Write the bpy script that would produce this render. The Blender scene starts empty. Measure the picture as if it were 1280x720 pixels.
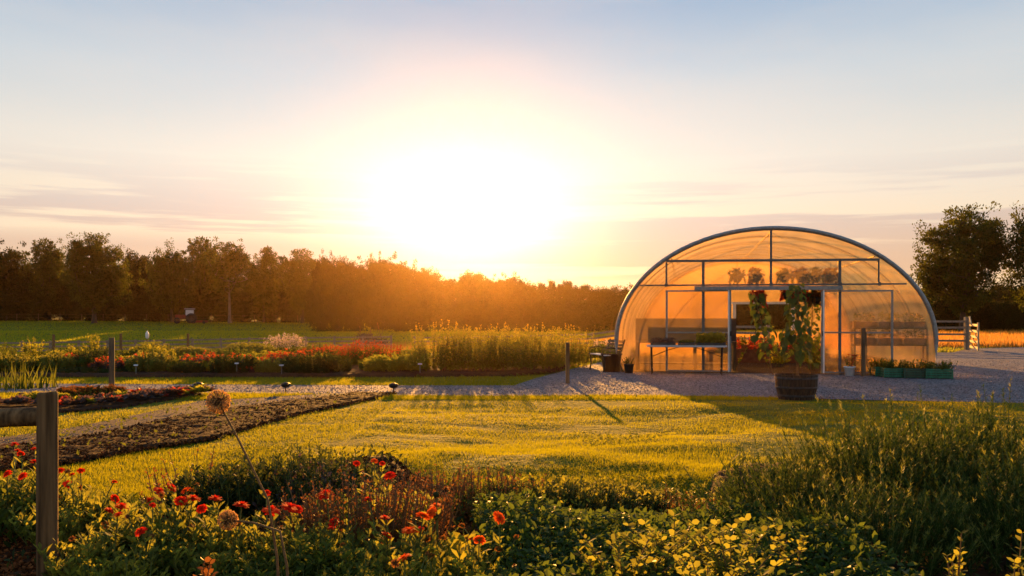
SKY_S=.08; SKY_MIX=.92; HAZE=.000085; EXPO=1.75
import bpy, math, random
import numpy as np
from mathutils import Vector, Matrix
from mathutils.geometry import tessellate_polygon
rad = math.radians
SC = bpy.context.scene
COL = SC.collection
F, HOR, CH = 1108.0, 398.0, 1.43        # focal length in photo pixels, horizon row, eye height
SUN_AZ, SUN_EL = rad(-2.8), rad(7.9)
SUND = np.array([math.sin(SUN_AZ)*math.cos(SUN_EL), math.cos(SUN_AZ)*math.cos(SUN_EL), math.sin(SUN_EL)])

# ------------------------------------------------------------------ mesh accumulator
class Acc:
    def __init__(s): s.V=[]; s.F=[]; s.n=0; s.R=[]
    def add(s, V, Fc, mat=0, rnd=0.5, smooth=False):
        V=np.asarray(V,dtype=np.float32).reshape(-1,3); Fc=np.asarray(Fc,dtype=np.int64)
        s.V.append(V); s.F.append((Fc+s.n, mat, smooth)); s.n+=len(V)
        s.R.append(np.full(len(V),rnd,dtype=np.float32) if np.isscalar(rnd) else np.asarray(rnd,dtype=np.float32))
        return s
    def box(s, c, d, mat=0, R=None, rnd=.5):
        c=np.array(c,float); h=np.array(d,float)/2
        P=np.array([[x,y,z] for x in(-1,1) for y in(-1,1) for z in(-1,1)])*h
        if R is not None: P=P@np.array(R).T
        s.add(P+c, [[0,1,3,2],[4,6,7,5],[0,4,5,1],[2,3,7,6],[0,2,6,4],[1,5,7,3]], mat, rnd); return s
    def beam(s, a, b, w, h, mat=0, rnd=.5, roll=0):
        a=np.array(a,float); b=np.array(b,float); d=b-a; L=np.linalg.norm(d); y=d/L
        up=np.array([0,0,1.]) if abs(y[2])<.95 else np.array([0,1.,0])
        x=np.cross(y,up); x/=np.linalg.norm(x); z=np.cross(x,y)
        return s.box((a+b)/2,(w,L,h),mat,np.stack([x,y,z],1),rnd)
    def tube(s, P, r, n=6, mat=0, rnd=.5, cap=True):
        P=np.asarray(P,float); m=len(P); r=np.full(m,r) if np.isscalar(r) else np.asarray(r,float)
        T=np.gradient(P,axis=0); T/=np.linalg.norm(T,axis=1)[:,None]+1e-9
        up=np.array([0,0,1.]) if abs(T[:,2]).mean()<.8 else np.array([1.,0,0])
        X=np.cross(T,up); X/=np.linalg.norm(X,axis=1)[:,None]+1e-9; Y=np.cross(T,X)
        a=np.linspace(0,2*math.pi,n,endpoint=False)
        V=P[:,None]+r[:,None,None]*(np.cos(a)[None,:,None]*X[:,None]+np.sin(a)[None,:,None]*Y[:,None])
        i=np.arange(m-1)[:,None]*n; j=np.arange(n)[None]; k=(j+1)%n
        Q=np.stack([i+j,i+k,i+n+k,i+n+j],-1).reshape(-1,4)
        s.add(V.reshape(-1,3),Q,mat,rnd,True)
        if cap:
            for q in (0,m-1):
                s.add(np.concatenate([V[q],P[q:q+1]]),[[t,(t+1)%n,n] for t in range(n)],mat,rnd)
        return s
    def lathe(s, prof, n=20, mat=0, c=(0,0,0), rnd=.5, smooth=True):
        pr=np.array(prof,float); a=np.linspace(0,2*math.pi,n,endpoint=False); m=len(pr)
        V=np.stack([pr[:,0][:,None]*np.cos(a),pr[:,0][:,None]*np.sin(a),np.repeat(pr[:,1][:,None],n,1)],-1)
        i=np.arange(m-1)[:,None]*n; j=np.arange(n)[None]; k=(j+1)%n
        s.add(V.reshape(-1,3)+np.array(c),np.stack([i+j,i+k,i+n+k,i+n+j],-1).reshape(-1,4),mat,rnd,smooth); return s
    def inst(s, tv, tf, pos, R, scl, mat=0, rnd=.5, smooth=False):
        tv=np.asarray(tv,float); tf=np.asarray(tf); N=len(pos); k=len(tv)
        scl=np.asarray(scl,float)
        if scl.ndim==1: scl=np.repeat(scl[:,None],3,1)
        V=np.einsum('nij,nkj->nki',R,tv[None]*scl[:,None,:])+np.asarray(pos)[:,None,:]
        Q=(tf[None]+(np.arange(N)*k)[:,None,None]).reshape(-1,tf.shape[1])
        r=np.repeat(rnd,k) if not np.isscalar(rnd) else rnd
        s.add(V.reshape(-1,3),Q,mat,r,smooth); return s
    def mesh(s, name, mats):
        me=bpy.data.meshes.new(name); V=np.concatenate(s.V); 
        me.vertices.add(len(V)); me.vertices.foreach_set('co',V.ravel())
        li=np.concatenate([f.ravel() for f,_,_ in s.F]); tot=np.concatenate([np.full(len(f),f.shape[1]) for f,_,_ in s.F])
        mi=np.concatenate([np.full(len(f),m) for f,m,_ in s.F]); sm=np.concatenate([np.full(len(f),q) for f,_,q in s.F])
        me.loops.add(len(li)); me.loops.foreach_set('vertex_index',li.astype(np.int32))
        me.polygons.add(len(tot)); me.polygons.foreach_set('loop_start',np.concatenate([[0],np.cumsum(tot)[:-1]]).astype(np.int32))
        me.polygons.foreach_set('loop_total',tot.astype(np.int32))
        me.polygons.foreach_set('material_index',mi.astype(np.int32)); me.polygons.foreach_set('use_smooth',sm.astype(bool))
        at=me.attributes.new('rnd','FLOAT','POINT'); at.data.foreach_set('value',np.concatenate(s.R))
        for m in mats: me.materials.append(m)
        me.update(calc_edges=True); me.validate(); return me
    def obj(s, name, mats, parent=None, loc=(0,0,0), rz=0):
        if not isinstance(mats,(list,tuple)): mats=[mats]
        o=bpy.data.objects.new(name,s.mesh(name,mats)); COL.objects.link(o); o.location=loc; o.rotation_euler=(0,0,rz)
        if parent: o.parent=parent
        return o
def tag(o,label=None,cat=None,group=None,kind=None):
    if label: o['label']=label
    if cat: o['category']=cat
    if group: o['group']=group
    if kind: o['kind']=kind
    return o
def thing(name,label,cat,loc=(0,0,0),rz=0,group=None):
    o=bpy.data.objects.new(name,None); COL.objects.link(o); o.location=loc; o.rotation_euler=(0,0,rz); o.empty_display_size=.2
    return tag(o,label,cat,group)
def copy_tree(o,parent=None):
    c=o.copy(); COL.objects.link(c); c.parent=parent
    for ch in list(o.children): copy_tree(ch,c)
    return c
def rots(D,rs,roll=None):
    D=D/(np.linalg.norm(D,axis=1)[:,None]+1e-9); u=rs.normal(size=D.shape)
    X=np.cross(D,u); X/=np.linalg.norm(X,axis=1)[:,None]+1e-9; Z=np.cross(X,D)
    return np.stack([X,D,Z],2)
def rots_up(D,rs,j=.4):     # leaves whose upper side looks roughly at the sky
    D=D/(np.linalg.norm(D,axis=1)[:,None]+1e-9); u=np.array([0,0,1.])+rs.normal(size=D.shape)*j
    X=np.cross(D,u); X/=np.linalg.norm(X,axis=1)[:,None]+1e-9; Z=np.cross(X,D)
    return np.stack([X,D,Z],2)
LEAFQ=(np.array([[0,0,0],[.32,.45,.06],[0,1,-.05],[-.32,.45,.06]]),np.array([[0,1,2,3]]))
LEAF6=(np.array([[0,0,0],[.2,.3,.05],[.24,.65,.04],[0,1,-.12],[-.24,.65,.04],[-.2,.3,.05],[0,.33,-.03],[0,.68,-.03]]),
       np.array([[0,1,6,6],[1,2,7,6],[2,3,7,7],[3,4,7,7],[4,5,6,7],[5,0,6,6]]))
LEAF6=(np.array([[0,0,0],[.2,.3,.05],[.24,.65,.04],[0,1,-.12],[-.24,.65,.04],[-.2,.3,.05]]),np.array([[0,1,2,3],[0,3,4,5]]))
NEEDLE=(np.array([[-.05,0,0],[.05,0,0],[0,1,0]]),np.array([[0,1,2]]))
# ------------------------------------------------------------------ terrain
def sst(a,b,x): t=np.clip((x-a)/(b-a),0,1); return t*t*(3-2*t)
TD=np.array([0,26,44,62,78,110,150,220,450.]); TU=np.array([-3,-.55,-.15,.08,.16,.52,3])
TZ=np.array([[0]*7,[0]*7,[-.55,-.55,-.45,-.12,0,0,0],[-1.45,-1.45,-1.2,-.7,-.15,0,0],[-1.25,-1.25,-1.05,-.7,-.2,.0,0],
 [-.2,-.2,-.3,-.35,-.2,0,0],[.95,.95,.6,.2,.2,.2,.2],[4.0,4.0,3.6,3.2,3.,3.,3.],[10.,10,10,10,10,10,10]])
def vnoise(x,y,seed=0):
    xi=np.floor(x); yi=np.floor(y); fx=x-xi; fy=y-yi; fx=fx*fx*(3-2*fx); fy=fy*fy*(3-2*fy)
    def h(a,b):
        v=np.sin(a*127.1+b*311.7+seed*74.7)*43758.5453; return v-np.floor(v)
    return (h(xi,yi)*(1-fx)+h(xi+1,yi)*fx)*(1-fy)+(h(xi,yi+1)*(1-fx)+h(xi+1,yi+1)*fx)*fy
def tz0(X,Y):
    X=np.asarray(X,float); Y=np.asarray(Y,float); d=np.clip(Y,0,449.9); u=np.clip(X/np.maximum(Y,1),-2.99,2.99)
    i=np.clip(np.searchsorted(TD,d,'right')-1,0,len(TD)-2); j=np.clip(np.searchsorted(TU,u,'right')-1,0,len(TU)-2)
    a=sst(0,1,(d-TD[i])/(TD[i+1]-TD[i])); b=sst(0,1,(u-TU[j])/(TU[j+1]-TU[j]))
    return (TZ[i,j]*(1-b)+TZ[i,j+1]*b)*(1-a)+(TZ[i+1,j]*(1-b)+TZ[i+1,j+1]*b)*a
def G(px,py,z=0.0):
    d=(CH-z)*F/(py-HOR); return np.array([(px-640)/F*d,d])
def GP(L): return np.array([G(*p) for p in L])
def at(px,d): X=(px-640)/F*d; return X,d,float(tz(X,d))
def ztop(py,d): return CH-(py-HOR)/F*d
def inpoly(X,Y,P):
    X=np.asarray(X,float); Y=np.asarray(Y,float); r=np.zeros(X.shape,bool); n=len(P)
    for i in range(n):
        x1,y1=P[i]; x2,y2=P[(i+1)%n]
        c=((y1>Y)!=(y2>Y))&(X<(x2-x1)*(Y-y1)/((y2-y1) if y2!=y1 else 1e-9)+x1); r^=c
    return r
GRAVEL=GP([(-700,479.5),(0,480),(300,481.5),(500,482.5),(643,482.5),(668,474),(706,464),(747,454),(778,447),(900,444),(1167,441),(1190,441),(1212,436),(1290,434),(1700,434),
           (1800,518),(1280,505.5),(1200,503),(1100,501),(1000,498.5),(900,496),(760,494.5),(640,495.5),(500,495),(400,493),(260,491.8),(0,491.5),(-700,491.5)])
SOIL=GP([(-260,640),(-100,600),(0,592),(72,585),(167,568),(267,552),(333,532),(383,518),(420,511),(500,493),(440,493),(400,499),(330,507.3),(253,516.5),(150,539.3),(73,555.3),(-60,568.3),(-260,592.3)])
PATCH=GP([(-260,592),(-60,568),(73,555),(150,539),(253,516),(330,507),(400,498.5),(440,492.6),(400,493.2),(330,498),(253,502),(150,524),(73,539),(-60,556),(-260,580)])
ROWBED=GP([(-120,516),(0,512),(80,517),(150,511),(200,503),(262,494),(225,493),(150,498),(80,503),(0,501),(-120,503)])
ROWBED2=GP([(20,500),(90,497),(150,494.5),(150,492),(80,492),(20,493.5)])
FRONTBED=np.array([[-9,2],[-9,7.6],[-5.5,7.3],[-3.3,6.6],[-2.4,6.1],[-2.0,7.9],[-1.2,8.6],[-.7,7.6],[-.1,6.7],[.8,6.7],[1.4,6.7],[1.75,7.7],[2.6,8.6],[4.6,9.2],[9,9.5],[9,2]])
def lawnmask(X,Y):
    m=np.minimum(1,sst(15.6,14.4,Y)) if False else sst(0,1,(15.4-Y)/1.5)
    return np.where((X<-1.9)&(Y>7),0.,m)
def tz(X,Y):
    X=np.asarray(X,float); Y=np.asarray(Y,float)
    z=tz0(X,Y); n=(vnoise(X*.5,Y*.9,1)-.5)*.13+(vnoise(X*1.6,Y*2.6,2)-.5)*.05
    return z+n*lawnmask(X,Y)
# ------------------------------------------------------------------ materials
def newmat(name):
    m=bpy.data.materials.new(name); m.use_nodes=True; nt=m.node_tree; nt.nodes.clear()
    out=nt.nodes.new('ShaderNodeOutputMaterial'); return m,nt,out
def N(nt,t,**k):
    n=nt.nodes.new(t)
    for a,b in k.items():
        if a in n.inputs.keys() if not hasattr(n,a) else False: n.inputs[a].default_value=b
        else: setattr(n,a,b)
    return n
def ramp(nt,fac,stops):
    r=nt.nodes.new('ShaderNodeValToRGB'); e=r.color_ramp.elements
    while len(e)<len(stops): e.new(.5)
    for q,(p,c) in zip(e,stops): q.position=p; q.color=(*c,1)
    nt.links.new(fac,r.inputs[0]); return r.outputs[0]
def noise(nt,scale,detail=4,vec=None,rough=.55):
    n=nt.nodes.new('ShaderNodeTexNoise'); n.inputs['Scale'].default_value=scale; n.inputs['Detail'].default_value=detail; n.inputs['Roughness'].default_value=rough
    if vec is None:
        tc=nt.nodes.new('ShaderNodeTexCoord'); vec=tc.outputs['Object']
    nt.links.new(vec,n.inputs['Vector']); return n.outputs['Fac']
def bump(nt,h,strength=.3,dist=.02):
    b=nt.nodes.new('ShaderNodeBump'); b.inputs['Strength'].default_value=strength; b.inputs['Distance'].default_value=dist
    nt.links.new(h,b.inputs['Height']); return b.outputs[0]
def mixc(nt,f,a,b,mode='MIX'):
    m=nt.nodes.new('ShaderNodeMix'); m.data_type='RGBA'; m.blend_type=mode
    for s,v in ((m.inputs[0],f),(m.inputs[6],a),(m.inputs[7],b)):
        if isinstance(v,(int,float)): s.default_value=v
        elif isinstance(v,tuple): s.default_value=(*v,1)
        else: nt.links.new(v,s)
    return m.outputs[2]
def surf(name,c1,c2,scale=8,rough=.8,spec=.2,bs=.3,bd=.01,stretch=None,metal=0,detail=5):
    m,nt,out=newmat(name); vec=None
    if stretch:
        tc=nt.nodes.new('ShaderNodeTexCoord'); mp=nt.nodes.new('ShaderNodeMapping'); mp.inputs['Scale'].default_value=stretch
        nt.links.new(tc.outputs['Object'],mp.inputs[0]); vec=mp.outputs[0]
    n=noise(nt,scale,detail,vec); p=nt.nodes.new('ShaderNodeBsdfPrincipled')
    nt.links.new(ramp(nt,n,[(.3,c1),(.7,c2)]),p.inputs['Base Color'])
    p.inputs['Roughness'].default_value=rough; p.inputs['Specular IOR Level'].default_value=spec; p.inputs['Metallic'].default_value=metal
    nt.links.new(bump(nt,n,bs,bd),p.inputs['Normal']); nt.links.new(p.outputs[0],out.inputs[0]); return m
def fol(name,c1,c2,tc,trans=.45,rough=.55,spec=.3):
    m,nt,out=newmat(name); a=nt.nodes.new('ShaderNodeAttribute'); a.attribute_name='rnd'
    col=ramp(nt,a.outputs['Fac'],[(0,c1),(1,c2)])
    p=nt.nodes.new('ShaderNodeBsdfPrincipled'); nt.links.new(col,p.inputs['Base Color']); p.inputs['Roughness'].default_value=rough; p.inputs['Specular IOR Level'].default_value=spec
    t=nt.nodes.new('ShaderNodeBsdfTranslucent'); tcol=mixc(nt,.6,col,tc) 
    nt.links.new(tcol,t.inputs[0])
    mx=nt.nodes.new('ShaderNodeMixShader'); mx.inputs[0].default_value=trans
    nt.links.new(p.outputs[0],mx.inputs[1]); nt.links.new(t.outputs[0],mx.inputs[2]); nt.links.new(mx.outputs[0],out.inputs[0]); return m
M={}
M['oak']=fol('oak_leaf',(.008,.018,.004),(.042,.062,.009),(.16,.17,.015),.36,spec=.05)
M['wood_leaf']=fol('wood_leaf',(.007,.014,.004),(.028,.038,.007),(.08,.08,.008),.22,spec=.02)
M['yleaf']=fol('yellow_green_leaf',(.05,.07,.010),(.16,.16,.022),(.55,.50,.04),.5,rough=.7,spec=.06)
M['leaf']=fol('green_leaf',(.018,.036,.008),(.06,.085,.014),(.26,.28,.025),.42,rough=.7,spec=.06)
M['dleaf']=fol('dark_leaf',(.010,.022,.009),(.035,.05,.016),(.13,.15,.02),.32,rough=.7,spec=.06)
M['purpleleaf']=fol('purple_leaf',(.02,.03,.025),(.08,.05,.05),(.25,.12,.06),.3)
M['redleaf']=fol('red_leaf',(.08,.012,.01),(.30,.03,.015),(.7,.08,.02),.4)
M['rust']=fol('rusty_stem',(.06,.028,.010),(.16,.065,.018),(.45,.17,.03),.35,spec=.05)
M['mari']=fol('marigold_leaf',(.025,.045,.012),(.09,.12,.03),(.52,.50,.05),.54,rough=.7,spec=.06)
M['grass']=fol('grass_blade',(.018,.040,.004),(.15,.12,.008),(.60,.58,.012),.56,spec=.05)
M['fieldgrass']=fol('field_blade',(.08,.115,.008),(.19,.20,.012),(.60,.60,.02),.6,spec=.1)  # yellowish green of the open pasture blades
M['dry']=fol('dry_grass',(.20,.11,.025),(.36,.20,.05),(.8,.36,.05),.5,spec=.1)
M['midleaf']=fol('mid_green_leaf',(.015,.035,.008),(.05,.085,.018),(.20,.27,.03),.4,rough=.6,spec=.15)
M['needle']=fol('rosemary_needle',(.012,.032,.008),(.05,.08,.016),(.14,.20,.02),.28,spec=.05)
M['tip']=fol('pale_rimlit_tip',(.04,.06,.012),(.16,.17,.035),(.55,.52,.06),.42)  # pale shoot tips, their yellow-green also paints the rim light on the rosemary
M['red']=fol('scarlet_petal',(.55,.010,.006),(.80,.045,.008),(.9,.06,.01),.35,rough=.8,spec=.03)
M['orange']=fol('orange_petal',(.70,.06,.01),(.85,.16,.012),(.95,.2,.02),.35,rough=.8,spec=.03)
M['seed']=fol('seedhead_straw',(.25,.12,.04),(.5,.27,.10),(.9,.5,.16),.4)
M['pink']=fol('pale_plume',(.35,.24,.17),(.55,.40,.30),(.8,.6,.4),.4)
M['stem']=surf('green_stem',(.06,.09,.02),(.12,.13,.03),30)
M['brownstem']=surf('brown_stem',(.12,.06,.02),(.22,.12,.05),30)
M['bark']=surf('bark',(.025,.02,.015),(.07,.055,.04),6,stretch=(1,1,.25),bs=.8,bd=.05)
M['palebark']=surf('pale_bark',(.09,.075,.06),(.17,.14,.11),5,stretch=(1,1,.3),bs=.5,bd=.04)
M['timber']=surf('weathered_timber',(.05,.033,.018),(.17,.11,.06),14,stretch=(1,1,.12),bs=.6,bd=.006,rough=.85)
M['railwood']=surf('weathered_rail',(.14,.11,.08),(.28,.22,.16),12,rough=.85,bs=.5,bd=.005)
M['gatewood']=surf('pale_gate_timber',(.38,.25,.13),(.55,.38,.2),10,bs=.3)
M['barrelwood']=surf('barrel_oak',(.025,.015,.010),(.08,.045,.025),10,stretch=(3,3,.3),bs=.6,bd=.006)
M['hoopiron']=surf('barrel_iron',(.03,.026,.024),(.07,.05,.04),20,rough=.6,metal=.6)
M['galv']=surf('galvanised_tube',(.14,.145,.15),(.24,.25,.25),18,rough=.5,spec=.4,metal=.5,bs=.1,bd=.002)
M['steel']=surf('painted_frame',(.06,.065,.07),(.10,.11,.11),18,rough=.5,spec=.4,metal=.3,bs=.1,bd=.002)
M['whiteframe']=surf('white_door_frame',(.55,.53,.50),(.75,.73,.70),10,rough=.5,bs=.1)
M['tabletop']=surf('grey_table_top',(.36,.38,.42),(.46,.48,.52),14,rough=.4,spec=.5,bs=.05)
M['blacktray']=surf('black_plastic_tray',(.012,.012,.012),(.03,.028,.026),14,rough=.45,spec=.4,bs=.1)
M['purpletray']=surf('purple_tray',(.05,.035,.10),(.12,.08,.19),9,rough=.6)
M['greyboard']=surf('grey_board',(.05,.042,.045),(.09,.075,.08),6,rough=.8)
M['crate']=surf('green_crate',(.006,.075,.04),(.012,.15,.08),9,rough=.45,spec=.4,bs=.1)
M['darkcrate']=surf('dark_green_crate',(.01,.04,.022),(.02,.075,.04),9,rough=.5,spec=.4,bs=.1)
M['bucket']=surf('white_bucket',(.62,.68,.72),(.78,.82,.85),5,rough=.35,spec=.5,bs=.05)
M['terracotta']=surf('terracotta',(.28,.09,.05),(.42,.15,.08),9)
M['iron']=surf('black_iron',(.015,.014,.014),(.04,.035,.03),15,rough=.5,metal=.5)
M['soil']=surf('garden_soil',(.014,.007,.004),(.06,.027,.012),9,rough=.95,spec=.05,bs=.9,bd=.05)
M['brick']=surf('brown_bed_board',(.09,.035,.02),(.17,.07,.035),9,bs=.4)
M['redpaint']=surf('red_paint',(.12,.015,.010),(.2,.025,.015),4,rough=.5)
M['rubber']=surf('tyre_rubber',(.012,.012,.012),(.03,.028,.026),8)
M['tractorglass']=surf('pale_reflecting_glass',(.30,.34,.38),(.42,.46,.5),3,rough=.1,spec=.8,bs=0)  # the pale base colour paints a reflection into the cab windows
M['darkgravel']=surf('dark_gravel',(.016,.013,.013),(.075,.065,.068),45,rough=.9,spec=.1,bs=.8,bd=.03)
M['postwood']=surf('rough_post_wood',(.03,.016,.007),(.20,.115,.05),34,stretch=(1,1,.05),bs=1.,bd=.02,rough=.9,spec=.1,detail=9)
M['cord']=surf('dark_hose',(.02,.03,.02),(.04,.05,.03),10,rough=.5)
def ground_material():
    m,nt,out=newmat('ground_turf'); a=nt.nodes.new('ShaderNodeAttribute'); a.attribute_name='rnd'   # 0 green sward, 1 dry straw
    n=noise(nt,.45,8); n2=noise(nt,9,6)
    g=ramp(nt,n,[(.3,(.06,.085,.010)),(.6,(.10,.12,.014)),(.75,(.12,.11,.02))])
    d=ramp(nt,n,[(.3,(.28,.15,.04)),(.7,(.42,.24,.07))])
    c=mixc(nt,a.outputs['Fac'],g,d); c=mixc(nt,.5,c,ramp(nt,n2,[(.3,(.3,.3,.3)),(.7,(1,1,1))]),'MULTIPLY')
    p=nt.nodes.new('ShaderNodeBsdfPrincipled'); nt.links.new(c,p.inputs['Base Color']); p.inputs['Roughness'].default_value=.95; p.inputs['Specular IOR Level'].default_value=.05
    nt.links.new(bump(nt,n2,.8,.06),p.inputs['Normal']); nt.links.new(p.outputs[0],out.inputs[0]); return m
def gravel_material():
    m,nt,out=newmat('gravel'); tc=nt.nodes.new('ShaderNodeTexCoord'); v=nt.nodes.new('ShaderNodeTexVoronoi'); v.inputs['Scale'].default_value=26
    nt.links.new(tc.outputs['Object'],v.inputs['Vector'])
    sep=nt.nodes.new('ShaderNodeSeparateColor'); nt.links.new(v.outputs['Color'],sep.inputs[0])
    c=ramp(nt,sep.outputs[0],[(0,(.04,.04,.045)),(.5,(.10,.10,.115)),(1,(.24,.235,.26))])
    n=noise(nt,.9,5); c=mixc(nt,.55,c,ramp(nt,n,[(.3,(.45,.42,.42)),(.65,(1,1,1))]),'MULTIPLY')
    p=nt.nodes.new('ShaderNodeBsdfPrincipled'); nt.links.new(c,p.inputs['Base Color']); p.inputs['Roughness'].default_value=.85; p.inputs['Specular IOR Level'].default_value=.15
    inv=nt.nodes.new('ShaderNodeMath'); inv.operation='SUBTRACT'; inv.inputs[0].default_value=1; nt.links.new(v.outputs['Distance'],inv.inputs[1])
    nt.links.new(bump(nt,inv.outputs[0],.7,.02),p.inputs['Normal']); nt.links.new(p.outputs[0],out.inputs[0]); return m
def poly_mat(name,transp,refr,translu,tint,seed=0):
    m,nt,out=newmat(name)
    tcw=nt.nodes.new('ShaderNodeTexCoord'); mpw=nt.nodes.new('ShaderNodeMapping'); mpw.inputs['Scale'].default_value=(2.2,1.2,.7); mpw.inputs['Rotation'].default_value=(0,.4,0); nt.links.new(tcw.outputs['Object'],mpw.inputs[0])
    n=noise(nt,1.6,6,mpw.outputs[0]); bmp=bump(nt,n,.9,.12)
    tr=nt.nodes.new('ShaderNodeBsdfTransparent'); tr.inputs[0].default_value=(1,.90,.70,1)
    tl=nt.nodes.new('ShaderNodeBsdfTranslucent'); dirt=ramp(nt,noise(nt,1.3,6),[(.32,tuple(c*.5 for c in tint)),(.62,tint)]); nt.links.new(dirt,tl.inputs[0])
    nt.links.new(bmp,tl.inputs['Normal'])
    rf=nt.nodes.new('ShaderNodeBsdfRefraction'); rf.inputs['Roughness'].default_value=.22; rf.inputs['IOR'].default_value=1.18; rf.inputs[0].default_value=(*[min(1,c*1.05) for c in tint],1)
    gl=nt.nodes.new('ShaderNodeBsdfGlossy'); gl.inputs['Roughness'].default_value=.3; nt.links.new(bmp,gl.inputs['Normal'])
    di=nt.nodes.new('ShaderNodeBsdfDiffuse'); di.inputs[0].default_value=(*[c*.8 for c in tint],1)
    def mx(f,a,b):
        q=nt.nodes.new('ShaderNodeMixShader'); q.inputs[0].default_value=f; nt.links.new(a,q.inputs[1]); nt.links.new(b,q.inputs[2]); return q.outputs[0]
    s=transp+refr+translu
    x=mx(translu/(translu+refr),rf.outputs[0],tl.outputs[0]); x=mx((translu+refr)/s,tr.outputs[0],x); x=mx(.06,x,di.outputs[0]); x=mx(.04,x,gl.outputs[0])
    nt.links.new(x,out.inputs[0]); return m
M['ground']=ground_material(); M['gravel']=gravel_material()
M['endsheet']=poly_mat('end_wall_polythene',.16,.66,.17,(.98,.64,.24))
M['cover']=poly_mat('cover_polythene',.40,.0,.42,(.98,.80,.54))
# ------------------------------------------------------------------ ground
def axis(a,fa,fb,b,s):
    L=[fa]; st=s
    while L[-1]>a: st*=1.12; L.append(max(a,L[-1]-st))
    L=L[::-1]; L+=list(np.arange(fa+s,fb,s)); st=s
    while L[-1]<b: st*=1.12; L.append(min(b,L[-1]+st))
    return np.array(L)
gx=axis(-420,-13,14,420,.22); gy=axis(-25,2,18,430,.22)
XX,YY=np.meshgrid(gx,gy); ZZ=tz(XX,YY)
def grid(X,Y,Z,rnd,name,mat,kind='structure'):
    ny,nx=X.shape; i=np.arange(ny-1)[:,None]*nx+np.arange(nx-1)[None]
    Q=np.stack([i,i+1,i+nx+1,i+nx],-1).reshape(-1,4)
    o=Acc().add(np.stack([X,Y,Z],-1).reshape(-1,3),Q,0,np.asarray(rnd).ravel(),True).obj(name,mat)
    o['kind']=kind; return o
fr=CH-ZZ; pyy=HOR+fr*F/np.maximum(YY,1)
dryv=np.clip(sst(50,60,YY)*(1-sst(74,92,YY))+(XX>8)*sst(40,46,YY),0,1)*(YY<160)
dryv=dryv*(.6+.6*vnoise(XX*.1,YY*.25,5)); dryv=np.clip(dryv,0,1)
grid(XX,YY,ZZ,dryv,'ground',M['ground'])
def sheet(P,z,mat,name,kind='structure'):
    me=bpy.data.meshes.new(name); V=[Vector((x,y,0)) for x,y in P]; T=tessellate_polygon([V])
    me.from_pydata([(x,y,z) for x,y in P],[],[tuple(t) for t in T]); me.materials.append(mat); me.update()
    if len(me.polygons) and sum(p.normal.z for p in me.polygons)<0: me.flip_normals()
    o=bpy.data.objects.new(name,me); COL.objects.link(o); o['kind']=kind; return o
sheet(GRAVEL,.012,M['gravel'],'gravel_path'); sheet(PATCH,.016,M['darkgravel'],'gravel_strip')
def soilbed(P,name,seed,amp=.06,step=.045,base=.0):
    x0,y0=P.min(0)-.2; x1,y1=P.max(0)+.2; X,Y=np.meshgrid(np.arange(x0,x1,step),np.arange(y0,y1,step))
    ins=inpoly(X,Y,P); Z=tz(X,Y)+base+.02+(vnoise(X*4,Y*4,seed)*.3+vnoise(X*11,Y*11,seed+1)*.4+vnoise(X*25,Y*25,seed+2)*.3)*amp
    ny,nx=X.shape; i=np.arange(ny-1)[:,None]*nx+np.arange(nx-1)[None]
    keep=(ins[:-1,:-1]&ins[1:,:-1]&ins[:-1,1:]&ins[1:,1:]).ravel()
    # rim vertices sink into the turf
    k=ins.copy(); k[1:-1,1:-1]&=ins[:-2,1:-1]&ins[2:,1:-1]&ins[1:-1,:-2]&ins[1:-1,2:]; Z=np.where(k,Z,Z-.03-amp*.4)
    Q=np.stack([i,i+1,i+nx+1,i+nx],-1).reshape(-1,4)[keep]
    o=Acc().add(np.stack([X,Y,Z],-1).reshape(-1,3),Q,0,.5,True).obj(name,M['soil']); o['kind']='structure'; return o
soilbed(SOIL,'soil_bed',3); soilbed(FRONTBED,'soil_bed',5,.05); soilbed(ROWBED,'soil_bed',7,.05); soilbed(ROWBED2,'soil_bed',9,.04)
BACKBED=np.array([[-13.5,21.2],[-13.5,33],[-6,36],[2.2,33],[1.7,25.5],[1.1,22.6],[.0,21.6],[-3,21.2]])
soilbed(BACKBED,'soil_bed',11,.08,step=.15,base=.02)
# ------------------------------------------------------------------ grass
rs=np.random.RandomState(7)
BL=(np.array([[-.5,0,0],[.5,0,0],[0,0,1.]]),np.array([[0,1,2]]))
def blades(acc,X,Y,h,w,rnd,lean=.35,rs=rs,z=None):
    n=len(X); a=rs.uniform(0,2*math.pi,n); la=rs.uniform(0,2*math.pi,n); l=np.abs(rs.normal(0,lean,n))
    Zx=np.sin(l)*np.cos(la); Zy=np.sin(l)*np.sin(la); Zz=np.cos(l)
    base=np.stack([X,Y,(tz(X,Y) if z is None else z)],1)
    sx=np.stack([np.cos(a),np.sin(a),np.zeros(n)],1)*(w/2)[:,None]
    tip=base+np.stack([Zx,Zy,Zz],1)*h[:,None]
    V=np.stack([base-sx,base+sx,tip],1).reshape(-1,3)
    acc.add(V,np.arange(n*3).reshape(-1,3),0,np.repeat(rnd,3))
def lawn_free(X,Y,near=True):
    m=~inpoly(X,Y,GRAVEL)&~inpoly(X,Y,FRONTBED)
    for P in (SOIL,ROWBED,ROWBED2,PATCH): m&=~(inpoly(X,Y,P)&(rs.uniform(size=X.shape)>np.where(vnoise(X*1.3,Y*1.9,66)>.6,.22,.04)))
    return m
def sample(n,d0,d1,u0,u1,p=1.):
    t=rs.uniform(size=n); inv=(1/d0**p)*(1-t)+(1/d1**p)*t; d=inv**(-1/p); u=rs.uniform(u0,u1,n); return u*d,d
def patch(X,Y): v=.5*vnoise(X*.7+3,Y*1.5,21)+.3*vnoise(X*2.2,Y*4,22)+.2*vnoise(X*7,Y*9,23); return np.clip((v-.5)*1.6+.5,0,1)
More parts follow.
